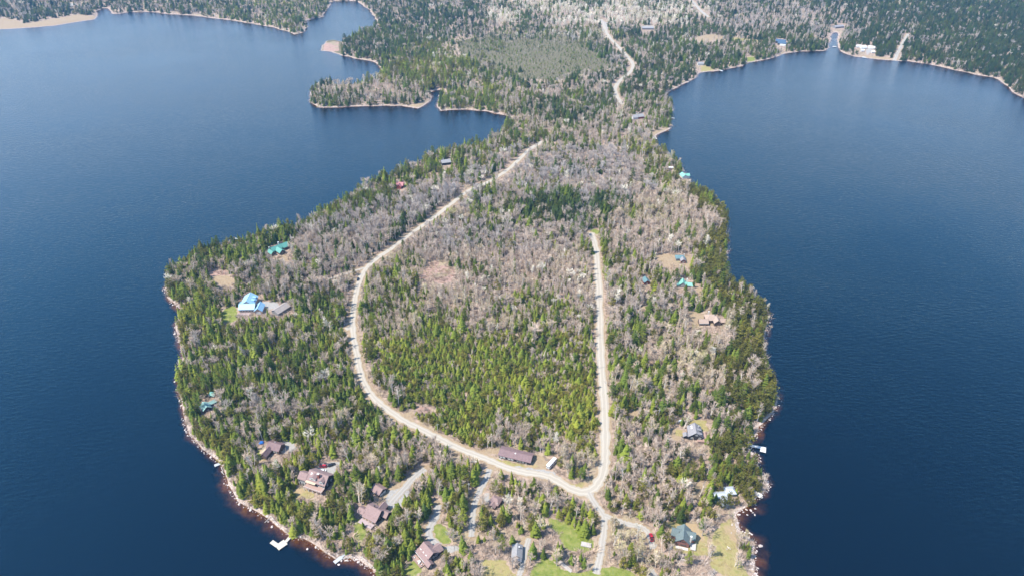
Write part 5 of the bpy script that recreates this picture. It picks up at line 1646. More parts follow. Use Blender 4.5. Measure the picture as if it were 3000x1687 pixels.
# ------------------------------------------------------------------ forest make-up by place
def Z(poly, mix, tint=None, bare=None, dens=1.0, h=1.0):
    return dict(poly=PW(poly, 6.0), mix=mix, tint=tint, bare=bare, dens=dens, h=h)
KINDS = ['spruce', 'cedar', 'pine', 'birch', 'maple']
S_ = lambda s, c, p, b_, m: np.array((s, c, p, b_, m), float)
BASE = dict(mix=S_(.47, .07, .04, .26, .16), tint=0.42, bare=0.38, dens=1.1, h=1.0)
ZONES = [
    # the land beyond the neck
    Z([(-300, -200), (3400, -200), (3400, 600), (2000, 300), (1700, 330), (1500, 380), (900, 340), (900, 80), (-300, 160)], S_(.66, .06, .05, .12, .11), 0.20, 0.24, 1.05, 1.0),
    Z([(2050, -60), (3300, -60), (3300, 420), (2850, 220), (2450, 130), (2250, 100), (2050, 40)], S_(.90, .04, .03, .015, .015), 0.02, 0.05, 1.3),
    Z([(1980, -20), (2480, -20), (2450, 60), (2400, 110), (2100, 80), (2000, 60)], S_(.46, .02, .03, .25, .24), 0.08, 0.10),
    Z([(2560, 60), (2760, 70), (2720, 140), (2640, 120)], S_(.60, .02, .03, .17, .18), 0.08, 0.12),
    Z([(1380, 15), (1800, 0), (2000, 30), (1980, 90), (1800, 70), (1640, 75), (1500, 55), (1400, 40)], S_(.16, .0, .02, .70, .12), 0.3, 0.95, 1.05),
    Z([(1540, 55), (1620, 60), (1620, 85), (1550, 78)], S_(.0, .0, .0, .9, .1), 0.3, 1.0, 1.0),
    Z([(1350, 125), (1450, 100), (1650, 105), (1800, 150), (1790, 200), (1640, 225), (1480, 220), (1370, 190)], S_(.72, .05, .0, .03, .20), 0.30, 0.25, 1.0, 0.36),
    Z([(1600, 80), (1770, 80), (1790, 130), (1640, 105), (1480, 95), (1360, 115)], S_(.40, .15, .05, .25, .15), 0.65, 0.75, 0.9, 0.85),
    Z([(1100, 20), (1260, 10), (1300, 60), (1120, 80), (1080, 60)], S_(.75, .05, .05, .05, .10), 0.08, 0.15),
    Z([(1110, 180), (1340, 130), (1370, 200), (1300, 250), (1130, 240)], S_(.45, .25, .20, .05, .05), 0.72, 0.7),
    Z([(1000, 110), (1110, 70), (1330, 60), (1340, 130), (1110, 180), (1000, 165)], S_(.75, .05, .08, .06, .06), 0.22, 0.3),
    Z([(940, 245), (1180, 240), (1230, 262), (1160, 285), (950, 275)], S_(.12, .03, .05, .62, .18), 0.35, 0.48),
    Z([(900, 285), (1160, 285), (1250, 270), (1260, 300), (1230, 330), (900, 330)], S_(.80, .08, .10, .02, .0), 0.33, 0.3),
    Z([(1285, 250), (1500, 240), (1500, 345), (1290, 330)], S_(.58, .12, .10, .12, .08), 0.52, 0.4),
    Z([(1440, 255), (1740, 250), (1760, 320), (1480, 330)], S_(.35, .05, .03, .42, .15), 0.38, 0.42),
    Z([(1600, 310), (1720, 300), (1730, 360), (1620, 370)], S_(.9, .0, .0, .05, .05), 0.22, 0.3, 1.1),
    Z([(0, -40), (280, -40), (280, 35), (180, 60), (45, 62), (0, 45)], S_(.62, .03, .05, .15, .15), 0.12, 0.15),
    Z([(700, 0), (960, -30), (950, 30), (880, 90), (720, 60)], S_(.60, .10, .08, .10, .12), 0.42, 0.5),
    # the neck
    Z([(1400, 350), (1560, 330), (1900, 370), (1960, 430), (1850, 470), (1600, 440), (1480, 430)], S_(.48, .10, .08, .22, .12), 0.42, 0.4),
    Z([(1640, 380), (1900, 370), (1880, 440), (1680, 430)], S_(.20, .03, .03, .40, .34), 0.4, 0.30),
    Z([(1700, 400), (1960, 400), (2030, 540), (1900, 560), (1780, 470)], S_(.45, .20, .05, .22, .08), 0.55, 0.5),
    # peninsula, west side
    Z([(480, 770), (760, 660), (1230, 470), (1480, 370), (1560, 400), (1480, 500), (1180, 560), (900, 690), (700, 790), (560, 830)], S_(.58, .14, .10, .10, .08), 0.42, 0.35, 1.05),
    Z([(700, 800), (860, 690), (1180, 560), (1370, 520), (1280, 620), (1100, 740), (1020, 850), (880, 880), (760, 860)], S_(.20, .03, .03, .36, .38), 0.35, 0.20, 1.0),
    Z([(1280, 570), (1380, 540), (1330, 600), (1240, 650), (1170, 690), (1100, 740), (1080, 730), (1200, 640)], S_(.55, .02, .02, .2, .2), 0.12, 0.2),
    Z([(480, 830), (560, 830), (640, 870), (640, 1000), (530, 1010), (500, 930)], S_(.55, .18, .17, .05, .05), 0.55, 0.35),
    Z([(530, 1000), (1020, 900), (1060, 1100), (1040, 1180), (700, 1240), (545, 1230)], S_(.62, .10, .06, .10, .12), 0.45, 0.35, 1.35, 0.92),
    Z([(720, 1150), (960, 1130), (970, 1230), (760, 1250)], S_(.30, .04, .02, .12, .52), 0.42, 0.22),
    Z([(545, 1230), (1060, 1180), (1240, 1290), (1430, 1400), (1400, 1500), (1100, 1640), (800, 1520), (620, 1340)], S_(.68, .12, .04, .10, .06), 0.50, 0.45, 1.4),
    Z([(960, 1330), (1260, 1290), (1430, 1380), (1380, 1440), (1180, 1420), (1000, 1370)], S_(.42, .05, .02, .45, .06), 0.5, 0.55, 1.2),
    # centre block
    Z([(1060, 780), (1200, 680), (1500, 640), (1740, 700), (1752, 900), (1500, 940), (1050, 940)], S_(.10, .02, .02, .66, .20), 0.45, 0.52, 1.15, 0.82),
    Z([(1130, 700), (1260, 640), (1740, 660), (1740, 730), (1500, 730), (1180, 770)], S_(.15, .02, .02, .30, .51), 0.4, 0.18, 1.1, 0.9),
    Z([(1070, 790), (1160, 775), (1240, 830), (1240, 900), (1050, 930)], S_(.52, .10, .02, .25, .11), 0.55, 0.45),
    Z([(1280, 570), (1500, 430), (1830, 430), (1930, 540), (1880, 600), (1540, 560), (1400, 640)], S_(.15, .02, .02, .18, .63), 0.30, 0.06, 1.05),
    Z([(1370, 560), (1580, 545), (1600, 640), (1400, 680)], S_(.45, .04, .04, .14, .33), 0.42, 0.15, 1.0),
    Z([(1520, 590), (1640, 560), (1840, 590), (1860, 630), (1700, 645), (1560, 655)], S_(.80, .03, .05, .02, .10), 0.20, 0.10, 1.1, 1.2),
    Z([(1040, 900), (1400, 880), (1752, 890), (1758, 1010), (1060, 1010)], S_(.46, .05, .02, .37, .10), 0.52, 0.48, 1.5, 0.75),
    Z([(1045, 985), (1300, 970), (1758, 990), (1770, 1310), (1560, 1320), (1420, 1300), (1230, 1225), (1100, 1120)], S_(.80, .10, .01, .06, .03), 0.70, 0.4, 2.4, 0.56),
    Z([(1250, 1130), (1600, 1060), (1764, 1150), (1768, 1290), (1500, 1300), (1400, 1290)], S_(.78, .12, .02, .05, .03), 0.82, 0.5, 2.4, 0.57),
    Z([(1055, 1090), (1110, 1060), (1170, 1170), (1130, 1180)], S_(.45, .05, .02, .35, .13), 0.45, 0.42),
    Z([(1360, 1275), (1620, 1290), (1760, 1330), (1750, 1410), (1640, 1400), (1600, 1330), (1460, 1310)], S_(.30, .05, .02, .45, .18), 0.55, 0.5, 1.0),
    # east side
    Z([(1780, 640), (1850, 560), (2010, 540), (2090, 640), (2080, 740), (1900, 740), (1770, 760)], S_(.08, .02, .02, .68, .20), 0.35, 0.50, 1.1),
    Z([(1770, 760), (1930, 740), (1990, 860), (1880, 930), (1770, 930)], S_(.28, .06, .03, .40, .23), 0.42, 0.38),
    Z([(1780, 930), (2060, 950), (2160, 940), (2170, 1040), (2150, 1160), (1930, 1130), (1880, 1000)], S_(.14, .05, .02, .64, .15), 0.4, 0.55, 1.1),
    Z([(1770, 950), (1880, 950), (1940, 1080), (1960, 1180), (1780, 1190)], S_(.55, .05, .03, .24, .13), 0.38, 0.45, 1.0),
    Z([(1770, 1190), (1960, 1170), (2060, 1210), (2000, 1330), (1780, 1380)], S_(.36, .10, .03, .28, .23), 0.42, 0.35),
    Z([(1790, 1330), (2200, 1300), (2240, 1450), (2100, 1500), (1800, 1500)], S_(.36, .26, .03, .20, .15), 0.48, 0.45),
    Z([(1990, 520), (2030, 520), (2090, 560), (2145, 620), (2145, 820), (2200, 820), (2290, 900), (2290, 1170), (2230, 1260), (2150, 1270), (2150, 1150), (2170, 1000), (2120, 870), (2040, 840), (2050, 760), (2080, 700), (2085, 640), (2000, 570)], S_(.14, .76, .04, .04, .02), 0.62, 0.4, 1.1, 1.05),
    Z([(2060, 1290), (2200, 1290), (2250, 1400), (2220, 1460), (2110, 1440), (2060, 1380)], S_(.22, .62, .03, .06, .07), 0.60, 0.4, 1.1),
    # south
    Z([(1400, 1410), (1770, 1450), (1770, 1560), (1560, 1520), (1420, 1560)], S_(.22, .06, .03, .46, .23), 0.5, 0.45, 0.95),
    Z([(1390, 1520), (1560, 1500), (1620, 1560), (1600, 1660), (1400, 1650)], S_(.42, .10, .06, .28, .14), 0.45, 0.45, 0.85),
    Z([(1770, 1500), (1960, 1540), (1960, 1640), (1900, 1690), (1770, 1690)], S_(.24, .08, .02, .48, .18), 0.5, 0.5, 0.95),
    Z([(1960, 1620), (2210, 1600), (2230, 1720), (1900, 1720)], S_(.20, .08, .03, .42, .27), 0.5, 0.35, 0.6),
    Z([(1080, 1560), (1240, 1470), (1290, 1490), (1240, 1700), (1090, 1690)], S_(.64, .12, .06, .08, .10), 0.5, 0.45, 1.3),
]
HULLS.append(PW([(2188, 1297), (2240, 1302), (2240, 1326), (2188, 1312)], 0.6))
HULLS.append(PW([(936, 117), (998, 113), (1000, 160), (934, 153)], 2.0))
EXCL = [HULLS, TRACED['lawn'], TRACED['gravel'], TRACED['bare'], TRACED['meadow'], TRACED['pink']]

def view_to_ground(x, y, z):
    t = (CAM_H - 2.4) / (CAM_H - z)
    return x * t, y * t

def scatter(y0, y1, cell, wmul):
    """Jittered candidates on the land between two distances."""
    xs_ = np.arange(-1.0, 1.0, 1) 
    rows = np.arange(y0, y1, cell)
    X, Y = [], []
    for y in rows:
        w = 0.66 * y + 175
        x = np.arange(-w, w, cell)
        X.append(x + (rng.random(len(x)) - 0.5) * cell * 0.95)
        Y.append(np.full(len(x), y) + (rng.random(len(x)) - 0.5) * cell * 0.95)
    return np.concatenate(X), np.concatenate(Y)

TX, TY, TB = [], [], []
for y0, y1, cell, w in ((205, 700, 2.4, 1.0), (700, 1050, 4.2, 1.12), (1050, 1500, 5.4, 1.3), (1500, 2350, 7.2, 1.55)):
    a, b_ = scatter(y0, y1, cell, w)
    TX.append(a); TY.append(b_); TB.append(np.full(len(a), w))
TX, TY, TB = map(np.concatenate, (TX, TY, TB))
px, py, _ = proj(TX, TY, 5.0)
ok = (px > -160) & (px < 3160) & (py > -90) & (py < 1800) & ~in_poly(TX, TY, WATER)
TX, TY, TB = TX[ok], TY[ok], TB[ok]
TD = shore_d(TX, TY)
ok = TD > 1.6 + 1.5 * (vnoise(TX, TY, 9, 8) - 0.3)
TX, TY, TB, TD = TX[ok], TY[ok], TB[ok], TD[ok]
N = len(TX)
mixw = np.tile(BASE['mix'], (N, 1))
tint = np.full(N, BASE['tint']); btint = np.full(N, BASE['bare']); dens = np.full(N, BASE['dens']); hmul = np.ones(N)
# the zones' borders wander, so that one stand passes into the next
far_ = np.clip((TY - 700) / 500, 0, 2)
wx = TX + (vnoise(TX, TY, 18, 11) - 0.5) * 26 + (vnoise(TX, TY, 6, 12) - 0.5) * 10 + ((vnoise(TX, TY, 70, 15) - 0.5) * 130 + rng.normal(size=N) * 16) * far_
wy = TY + (vnoise(TX, TY, 18, 13) - 0.5) * 26 + (vnoise(TX, TY, 6, 14) - 0.5) * 10 + ((vnoise(TX, TY, 70, 16) - 0.5) * 160 + rng.normal(size=N) * 20) * far_
for z in ZONES:
    k = in_poly(wx, wy, z['poly'])
    mixw[k] = z['mix']
    if z['tint'] is not None: tint[k] = z['tint']
    if z['bare'] is not None: btint[k] = z['bare']
    dens[k] = z['dens']; hmul[k] = z['h']
mixw[:, 3] += 0.3 * mixw[:, 4]
mixw[:, 4] *= 0.7
mixw[:, 1] += 0.16 * mixw[:, 0]
mixw[:, 0] *= 0.84
# clumps: conifers here, leafless trees there
cl = vnoise(TX, TY, 22, 21) * 0.6 + vnoise(TX, TY, 9, 22) * 0.4
con = np.clip((cl - 0.5) * 3.2, -1, 1)
mixw[:, :3] *= (2.2 ** con)[:, None]
mixw[:, 3:] *= (2.2 ** -con)[:, None]
mp2 = np.clip((vnoise(TX, TY, 16, 23) - 0.5) * 4, -1, 1)
mixw[:, 3] *= 1.8 ** mp2
mixw[:, 4] *= 1.8 ** -mp2
edge_ = (TD < 9) & (TY < 1100)
mixw[edge_, 1] += 0.25
mixw[edge_, 3:] *= 0.6
cum = np.cumsum(mixw, 1) / mixw.sum(1)[:, None]
KIND = (rng.random(N)[:, None] > cum).sum(1)
H0 = np.array([9.0, 9.2, 13.5, 10.6, 9.4])
HS = np.array([0.30, 0.22, 0.20, 0.22, 0.24])
HH = H0[KIND] * hmul * np.exp(rng.normal(size=N) * HS[KIND])
HH *= np.where(vnoise(TX, TY, 7, 31) > 0.72, 0.62, 1.0)
HH = np.clip(HH, 2.5, 18)
fine = np.where(TY < 700, 0.68, 1.0)
thin = rng.random(N) < np.minimum(1.0, fine * dens * np.where(KIND == 2, 0.5, np.where(KIND >= 3, 0.78, 1.0)) * np.where(KIND == 1, 0.8, 1.0))
sc = (rng.random(N) < np.clip(dens - 0.3, 0.15, 1.0)) | (dens >= 0.9)
keep = thin & sc
ROADL = [(ln, w) for ln, w, p_ in ROADS.values()]
SLIM = np.array([0.16, 0.22, 0.2, 0.1, 0.2])
for frac in (0.0, 0.35, 0.65, 0.95):
    gx, gy = view_to_ground(TX, TY, 2.4 + HH * frac)
    rad = HH * SLIM[KIND] * (1 - 0.55 * frac) if frac else 0.5 * np.ones(N)
    for s in (-1, 0, 1):
        qx = gx + s * rad * 0.8
        bad = np.zeros(N, bool)
        for polys in EXCL:
            soft = polys is not HULLS and polys is not TRACED['lawn']
            for p_ in polys:
                k = in_poly(qx, gy, p_)
                if soft and frac > 0.3:
                    k &= rng.random(N) < (0.6 if s == 0 else 0.25) * np.where(TY > 1000, 0.6, 1.0)
                elif polys is HULLS:
                    k &= rng.random(N) < 0.97
                bad |= k
        keep &= ~bad
    for ln, w in ROADL:
        mn, mx = ln.min(0) - 12, ln.max(0) + 12
        near = keep & (gx > mn[0]) & (gx < mx[0]) & (gy > mn[1]) & (gy < mx[1])
        if near.any():
            i = np.where(near)[0]
            d = dist_line(gx[i], gy[i], ln)
            lim = (w / 2 + 2.0 + rng.random(len(i)) * 1.2) if frac == 0 else np.where(rng.random(len(i)) < 0.8, w / 2 + rad[i] * 0.3 - 0.9 - 1.2 * rng.random(len(i)), 0.0)
            if w < 3.4 and frac > 0:
                lim = lim * 0.5
            keep[i[d < lim]] = False
# the shore in front stays open to the lake: trunks keep off the stones
TX, TY, TB, TD, KIND, HH, tint, btint = [a[keep] for a in (TX, TY, TB, TD, KIND, HH, tint, btint)]
N = len(TX)
tl = np.clip(tint + np.where((tint > 0.25) & (tint < 0.6), 0.13, 0.0) + (vnoise(TX, TY, 30, 41) - 0.5) * 0.40 + rng.normal(size=N) * 0.13, 0.0, 1.0)
bl = np.clip(btint + 0.05 + (vnoise(TX, TY, 26, 42) - 0.5) * 0.36 + rng.normal(size=N) * 0.07, 0.0, 1.0)
pale = (KIND >= 3) & (rng.random(N) < 0.03)
bl[pale] = 0.97
TINT = np.where(KIND < 3, tl, bl)
ROT = rng.random(N) * 6.283
dens = dens[keep]
WID = np.where(KIND >= 3, 1 + (TB - 1) * 0.45, TB) * np.exp(rng.normal(size=N) * 0.12) * np.where((dens > 2) & (KIND < 2), 1.5, 1.0)
VARI = rng.integers(0, 1000, N)
# single trees that stand out in the photograph: (pixel of the foot, kind, height, tint)
SOLO = [(1813, 1213, 'spruce', 13, 0.75), (1836, 1207, 'spruce', 10, 0.15), (1706, 832, 'maple', 13, 0.99), (1693, 812, 'maple', 9, 0.97), (1222, 1180, 'pine', 10, 1.0), (1240, 1170, 'pine', 8, 0.95),
        (645, 1140, 'pine', 15, 0.62), (668, 1128, 'pine', 14, 0.6), (735, 1130, 'pine', 13, 0.66), (755, 1045, 'pine', 13, 0.66), (620, 925, 'pine', 15, 0.6), (598, 955, 'cedar', 9, 1.0), (545, 940, 'pine', 13, 0.72), (690, 815, 'pine', 12, 0.8),
        (578, 840, 'pine', 12, 0.65), (2175, 1572, 'birch', 10, 0.75), (2186, 1576, 'birch', 9, 0.7), (2170, 1570, 'birch', 8, 0.7), (2057, 1567, 'maple', 13, 0.5), (2075, 1630, 'birch', 11, 0.5), (2080, 1628, 'birch', 10, 0.5),
        (2155, 1655, 'birch', 12, 0.45), (2160, 1660, 'maple', 9, 0.3), (1632, 1655, 'maple', 14, 0.6), (1684, 1662, 'maple', 8, 0.55), (1722, 1668, 'birch', 9, 0.5), (1700, 1640, 'spruce', 8, 0.5), (1560, 1630, 'spruce', 15, 0.5),
        (1592, 1632, 'spruce', 9, 0.4), (1577, 1560, 'maple', 13, 0.85), (1510, 1660, 'maple', 8, 0.3), (1500, 1666, 'maple', 9, 0.3), (995, 1435, 'pine', 15, 0.75), (1245, 1515, 'spruce', 14, 0.2), (1258, 1500, 'spruce', 11, 0.35),
        (1065, 1545, 'spruce', 6, 0.5), (1003, 1372, 'spruce', 9, 0.8), (1017, 1371, 'spruce', 8, 0.15), (2195, 1475, 'cedar', 8, 0.75), (2205, 1470, 'cedar', 8, 0.7), (2112, 1485, 'cedar', 11, 0.5), (2128, 1475, 'cedar', 12, 0.55),
        (2095, 1470, 'spruce', 9, 0.3), (2248, 902, 'birch', 8, 0.95), (2250, 935, 'maple', 6, 0.9), (2257, 960, 'maple', 6, 0.6), (2276, 1120, 'maple', 5, 0.7), (2276, 1172, 'maple', 6, 0.75), (2246, 1400, 'maple', 6, 0.35),
        (1655, 1360, 'maple', 10, 0.6), (1662, 1380, 'birch', 10, 0.5), (2030, 843, 'spruce', 9, 0.3), (2008, 850, 'spruce', 8, 0.4), (1470, 480, 'spruce', 12, 0.6), (1500, 470, 'pine', 13, 0.8)]
sx, sy, sk, sh, st = [], [], [], [], []
for a, b_, k, hh, t in SOLO:
    p = P(a, b_, 2.4)
    sx.append(p[0]); sy.append(p[1]); sk.append(KINDS.index(k)); sh.append(hh); st.append(t)
m_ = len(sx)
far_ok = np.ones(N, bool)
for x, y, hh in zip(sx, sy, sh):
    far_ok &= (TX - x) ** 2 + (TY - y) ** 2 > 2.6 ** 2
TX, TY, TD, KIND, HH, TINT, ROT, WID, VARI = [a[far_ok] for a in (TX, TY, TD, KIND, HH, TINT, ROT, WID, VARI)]
TX = np.concatenate([TX, sx]); TY = np.concatenate([TY, sy]); KIND = np.concatenate([KIND, sk]); HH = np.concatenate([HH, sh]); TINT = np.concatenate([TINT, st])
ROT = np.concatenate([ROT, rng.random(m_) * 6.28]); WID = np.concatenate([WID, np.ones(m_)]); VARI = np.concatenate([VARI, rng.integers(0, 1000, m_)])
TD = shore_d(TX, TY)
TZ = terrain_z(TX, TY, TD)
N = len(TX)
print('trees', N, {k: int((KIND == i).sum()) for i, k in enumerate(KINDS)})

# ------------------------------------------------------------------ the largest in view as single trees, the rest of each kind as one stand
def rel(x, y, dmax=1e9):
    """Nearest landmark and on which side of it (as seen from the photograph) the point lies."""
    best = min(LANDMARKS, key=lambda l: (l[0] - x) ** 2 + (l[1] - y) ** 2)
    dx, dy = x - best[0], y - best[1]
    d = math.hypot(dx, dy)
    side = ('right of' if dx > 0 else 'left of') if abs(dx) > abs(dy) else ('behind' if dy > 0 else 'before')
    return ('just ' if d < 12 else '' if d < 26 else 'well ' if d < 48 else 'far ') + side + ' ' + best[2]
NAMES = {'spruce': 'spruce_tree', 'cedar': 'cedar_tree', 'pine': 'pine_tree', 'birch': 'birch_tree', 'maple': 'maple_tree'}
GROUPS = {'spruce': 'spruces on the near half of the peninsula', 'cedar': 'cedars on the near half of the peninsula', 'pine': 'tall pines on the peninsula', 'birch': 'leafless birches on the near half of the peninsula', 'maple': 'leafless maples on the near half of the peninsula'}
def words_for(kind, hh, tn):
    sz = ('tall ' if hh > 1.2 * H0[KINDS.index(kind)] else 'small ' if hh < 0.8 * H0[KINDS.index(kind)] else '')
    if kind in ('spruce', 'pine', 'cedar'):
        c = 'dark green' if tn < 0.3 else 'mid green' if tn < 0.5 else 'olive green' if tn < 0.7 else 'yellow green'
        return f'{sz}{c} {kind}'
    c = 'grey' if tn < 0.2 else 'mauve' if tn < 0.42 else 'pinkish' if tn < 0.66 else 'tan' if tn < 0.9 else 'whitish'
    return f'{sz}{c} leafless {kind}'
ppx, ppy, slant = proj(TX, TY, TZ + HH * 0.5)
inframe = (ppx > 0) & (ppx < 3000) & (ppy > 0) & (ppy < 1690)
single = np.zeros(N, bool)
LIMIT = 300
for i, k in enumerate(KINDS):
    idx = np.where((KIND == i) & inframe)[0]
    size = HH[idx] / slant[idx]
    idx = idx[np.argsort(-size)][:LIMIT]
    single[idx] = True
TILT = {'spruce': 0.03, 'cedar': 0.05, 'pine': 0.03, 'birch': 0.08, 'maple': 0.06, 'bush': 0.15, 'rock': 0.2}
ORD = ['closest', 'second closest', 'third closest', 'fourth closest', 'fifth closest', 'sixth closest', 'seventh closest', 'eighth closest', 'ninth closest', 'tenth closest']
def distinct(items):
    """items: (key, base label, x, y). Labels that several share are told apart by how near each stands to the landmark named."""
    by = {}
    for key, base, x, y in items:
        by.setdefault(base, []).append((key, x, y))
    out = {}
    for base, lst in by.items():
        if len(lst) == 1:
            out[lst[0][0]] = base
            continue
        def dist(t):
            l = min((l for l in LANDMARKS if base.endswith(l[2])), key=lambda l: (l[0] - t[1]) ** 2 + (l[1] - t[2]) ** 2)
            return (l[0] - t[1]) ** 2 + (l[1] - t[2]) ** 2
        lst.sort(key=dist)
        for q, t in enumerate(lst):
            out[t[0]] = f'{base}, {ORD[q]} to it' if q < len(ORD) else f'{base}, farthest out'
    return out
order = np.where(single)[0]
LABEL = distinct([(i, f'{words_for(KINDS[KIND[i]], HH[i], TINT[i])} {rel(TX[i], TY[i])}', TX[i], TY[i]) for i in order])
for i in order:
    k = KINDS[KIND[i]]
    v = VARI[i] % len(PROTO[k])
    pr = PROTO[k][v]
    s = HH[i] / pr['h']
    o = bpy.data.objects.new(NAMES[k], None)
    o.empty_display_size = 0.3
    o.location = (TX[i], TY[i], TZ[i])
    o.rotation_euler = (rng.normal() * TILT[k], rng.normal() * TILT[k], ROT[i])
    o.scale = (s * WID[i], s * WID[i], s)
    COL.objects.link(o)
    lab = LABEL[i]
    o['label'] = lab
    o['category'] = 'tree'
    o['group'] = GROUPS[k]
    for nm in ('trunk', 'crown'):
        c = bpy.data.objects.new(nm, pr[nm])
        c['tint'] = float(TINT[i])
        c.parent = o
        COL.objects.link(c)

def stand(name, kind, idx, label, X, Y, Zz, R_, S_xy, S_z, TN, V_):
    """Many plants of one kind as one object: instanced by geometry nodes on a cloud of points."""
    me = bpy.data.meshes.new(name)
    n_ = len(X)
    me.vertices.add(n_)
    me.vertices.foreach_set('co', np.stack([X, Y, Zz], 1).astype(np.float32).ravel())
    for nm, tp, dat in (('rot', 'FLOAT_VECTOR', np.stack([rng.normal(size=n_) * TILT.get(kind, 0), rng.normal(size=n_) * TILT.get(kind, 0), R_], 1)), ('size', 'FLOAT_VECTOR', np.stack([S_xy, S_xy, S_z], 1)), ('tint', 'FLOAT', TN), ('shape', 'INT', V_)):
        a = me.attributes.new(nm, tp, 'POINT')
        if tp == 'FLOAT_VECTOR':
            a.data.foreach_set('vector', dat.astype(np.float32).ravel())
        elif tp == 'INT':
            a.data.foreach_set('value', dat.astype(np.int32))
        else:
            a.data.foreach_set('value', dat.astype(np.float32))
    o = bpy.data.objects.new(name, me)
    COL.objects.link(o)
    ng = bpy.data.node_groups.new(name + '_nodes', 'GeometryNodeTree')
    ng.interface.new_socket('Geometry', in_out='INPUT', socket_type='NodeSocketGeometry')
    ng.interface.new_socket('Geometry', in_out='OUTPUT', socket_type='NodeSocketGeometry')
    gi, go = ng.nodes.new('NodeGroupInput'), ng.nodes.new('NodeGroupOutput')
    jn = ng.nodes.new('GeometryNodeJoinGeometry')
    def named(nm, tp):
        a = ng.nodes.new('GeometryNodeInputNamedAttribute')
        a.data_type = tp
        a.inputs['Name'].default_value = nm
        return a.outputs['Attribute']
    rt, sz, shp = named('rot', 'FLOAT_VECTOR'), named('size', 'FLOAT_VECTOR'), named('shape', 'INT')
    for q, pr in enumerate(PROTO[kind]):
        src = bpy.data.objects.new(kind + '_shape', pr['whole'])      # not linked to the scene: only a source of geometry
        oi = ng.nodes.new('GeometryNodeObjectInfo')
        oi.inputs['Object'].default_value = src
        oi.inputs['As Instance'].default_value = False
        g2i = ng.nodes.new('GeometryNodeGeometryToInstance')
        ng.links.new(oi.outputs['Geometry'], g2i.inputs[0])
        cp = ng.nodes.new('FunctionNodeCompare')
        cp.data_type = 'INT'
        cp.operation = 'EQUAL'
        ng.links.new(shp, cp.inputs[2])
        cp.inputs[3].default_value = q
        ip = ng.nodes.new('GeometryNodeInstanceOnPoints')
        ng.links.new(gi.outputs[0], ip.inputs['Points'])
        ng.links.new(cp.outputs[0], ip.inputs['Selection'])
        ng.links.new(oi.outputs['Geometry'], ip.inputs['Instance'])
        ng.links.new(rt, ip.inputs['Rotation'])
        ng.links.new(sz, ip.inputs['Scale'])
        ng.links.new(ip.outputs[0], jn.inputs[0])
    ng.links.new(jn.outputs[0], go.inputs[0])
    md = o.modifiers.new('plants', 'NODES')
    md.node_group = ng
    o['kind'] = 'stuff'
    o['label'] = label
    return o

LABS = {'spruce': ('spruce_forest', 'dense spruce forest filling the peninsula and the far shores'), 'cedar': ('cedar_forest', 'olive cedars massed along the shores and farther slopes'), 'pine': ('pine_forest', 'scattered farther pines over the forest'),
        'birch': ('birch_forest', 'leafless birch woods beyond the nearest ones'), 'maple': ('maple_forest', 'grey leafless maple woods beyond the nearest ones')}
for i, k in enumerate(KINDS):
    idx = np.where((KIND == i) & ~single)[0]
    if not len(idx):
        continue
    hs = np.array([p['h'] for p in PROTO[k]])
    v = VARI[idx] % len(PROTO[k])
    s = HH[idx] / hs[v]
    stand(LABS[k][0], k, idx, LABS[k][1], TX[idx], TY[idx], TZ[idx], ROT[idx], s * WID[idx], s, TINT[idx], v)

# undergrowth: bare twiggy bushes between the trees and along the shore
bx, by = [], []
for y0, y1, cell in ((205, 700, 2.7), (700, 1050, 4.6)):
    a, b_ = scatter(y0, y1, cell, 1)
    bx.append(a); by.append(b_)
bx, by = np.concatenate(bx), np.concatenate(by)
q1, q2, _ = proj(bx, by, 2)
k = (q1 > -100) & (q1 < 3100) & (q2 < 1760) & ~in_poly(bx, by, WATER)
bx, by = bx[k], by[k]
bd = shore_d(bx, by)
k = (bd > 0.8) & (rng.random(len(bx)) < 0.75)
for polys in (HULLS, TRACED['lawn'], TRACED['gravel'], TRACED['meadow'], TRACED['bare']):
    for p_ in polys:
        k &= ~(in_poly(bx, by, p_) & (rng.random(len(bx)) < 0.97))
for ln, w in ROADL:
    near = k & (bx > ln[:, 0].min() - 8) & (bx < ln[:, 0].max() + 8) & (by > ln[:, 1].min() - 8) & (by < ln[:, 1].max() + 8)
    i = np.where(near)[0]
    if len(i):
        k[i[dist_line(bx[i], by[i], ln) < w / 2 + 1.4]] = False
bx, by, bd = bx[k], by[k], bd[k]
n_ = len(bx)
bs = np.exp(rng.normal(size=n_) * 0.35) * 1.15
stand('undergrowth', 'bush', None, 'twiggy mauve undergrowth between the trees', bx, by, terrain_z(bx, by, bd), rng.random(n_) * 6.28, bs * 1.15, bs, np.clip(0.42 + (vnoise(bx, by, 25, 51) - 0.5) * 0.5 + rng.normal(size=n_) * 0.1, 0, 0.85), rng.integers(0, 3, n_))
print('bushes', n_)
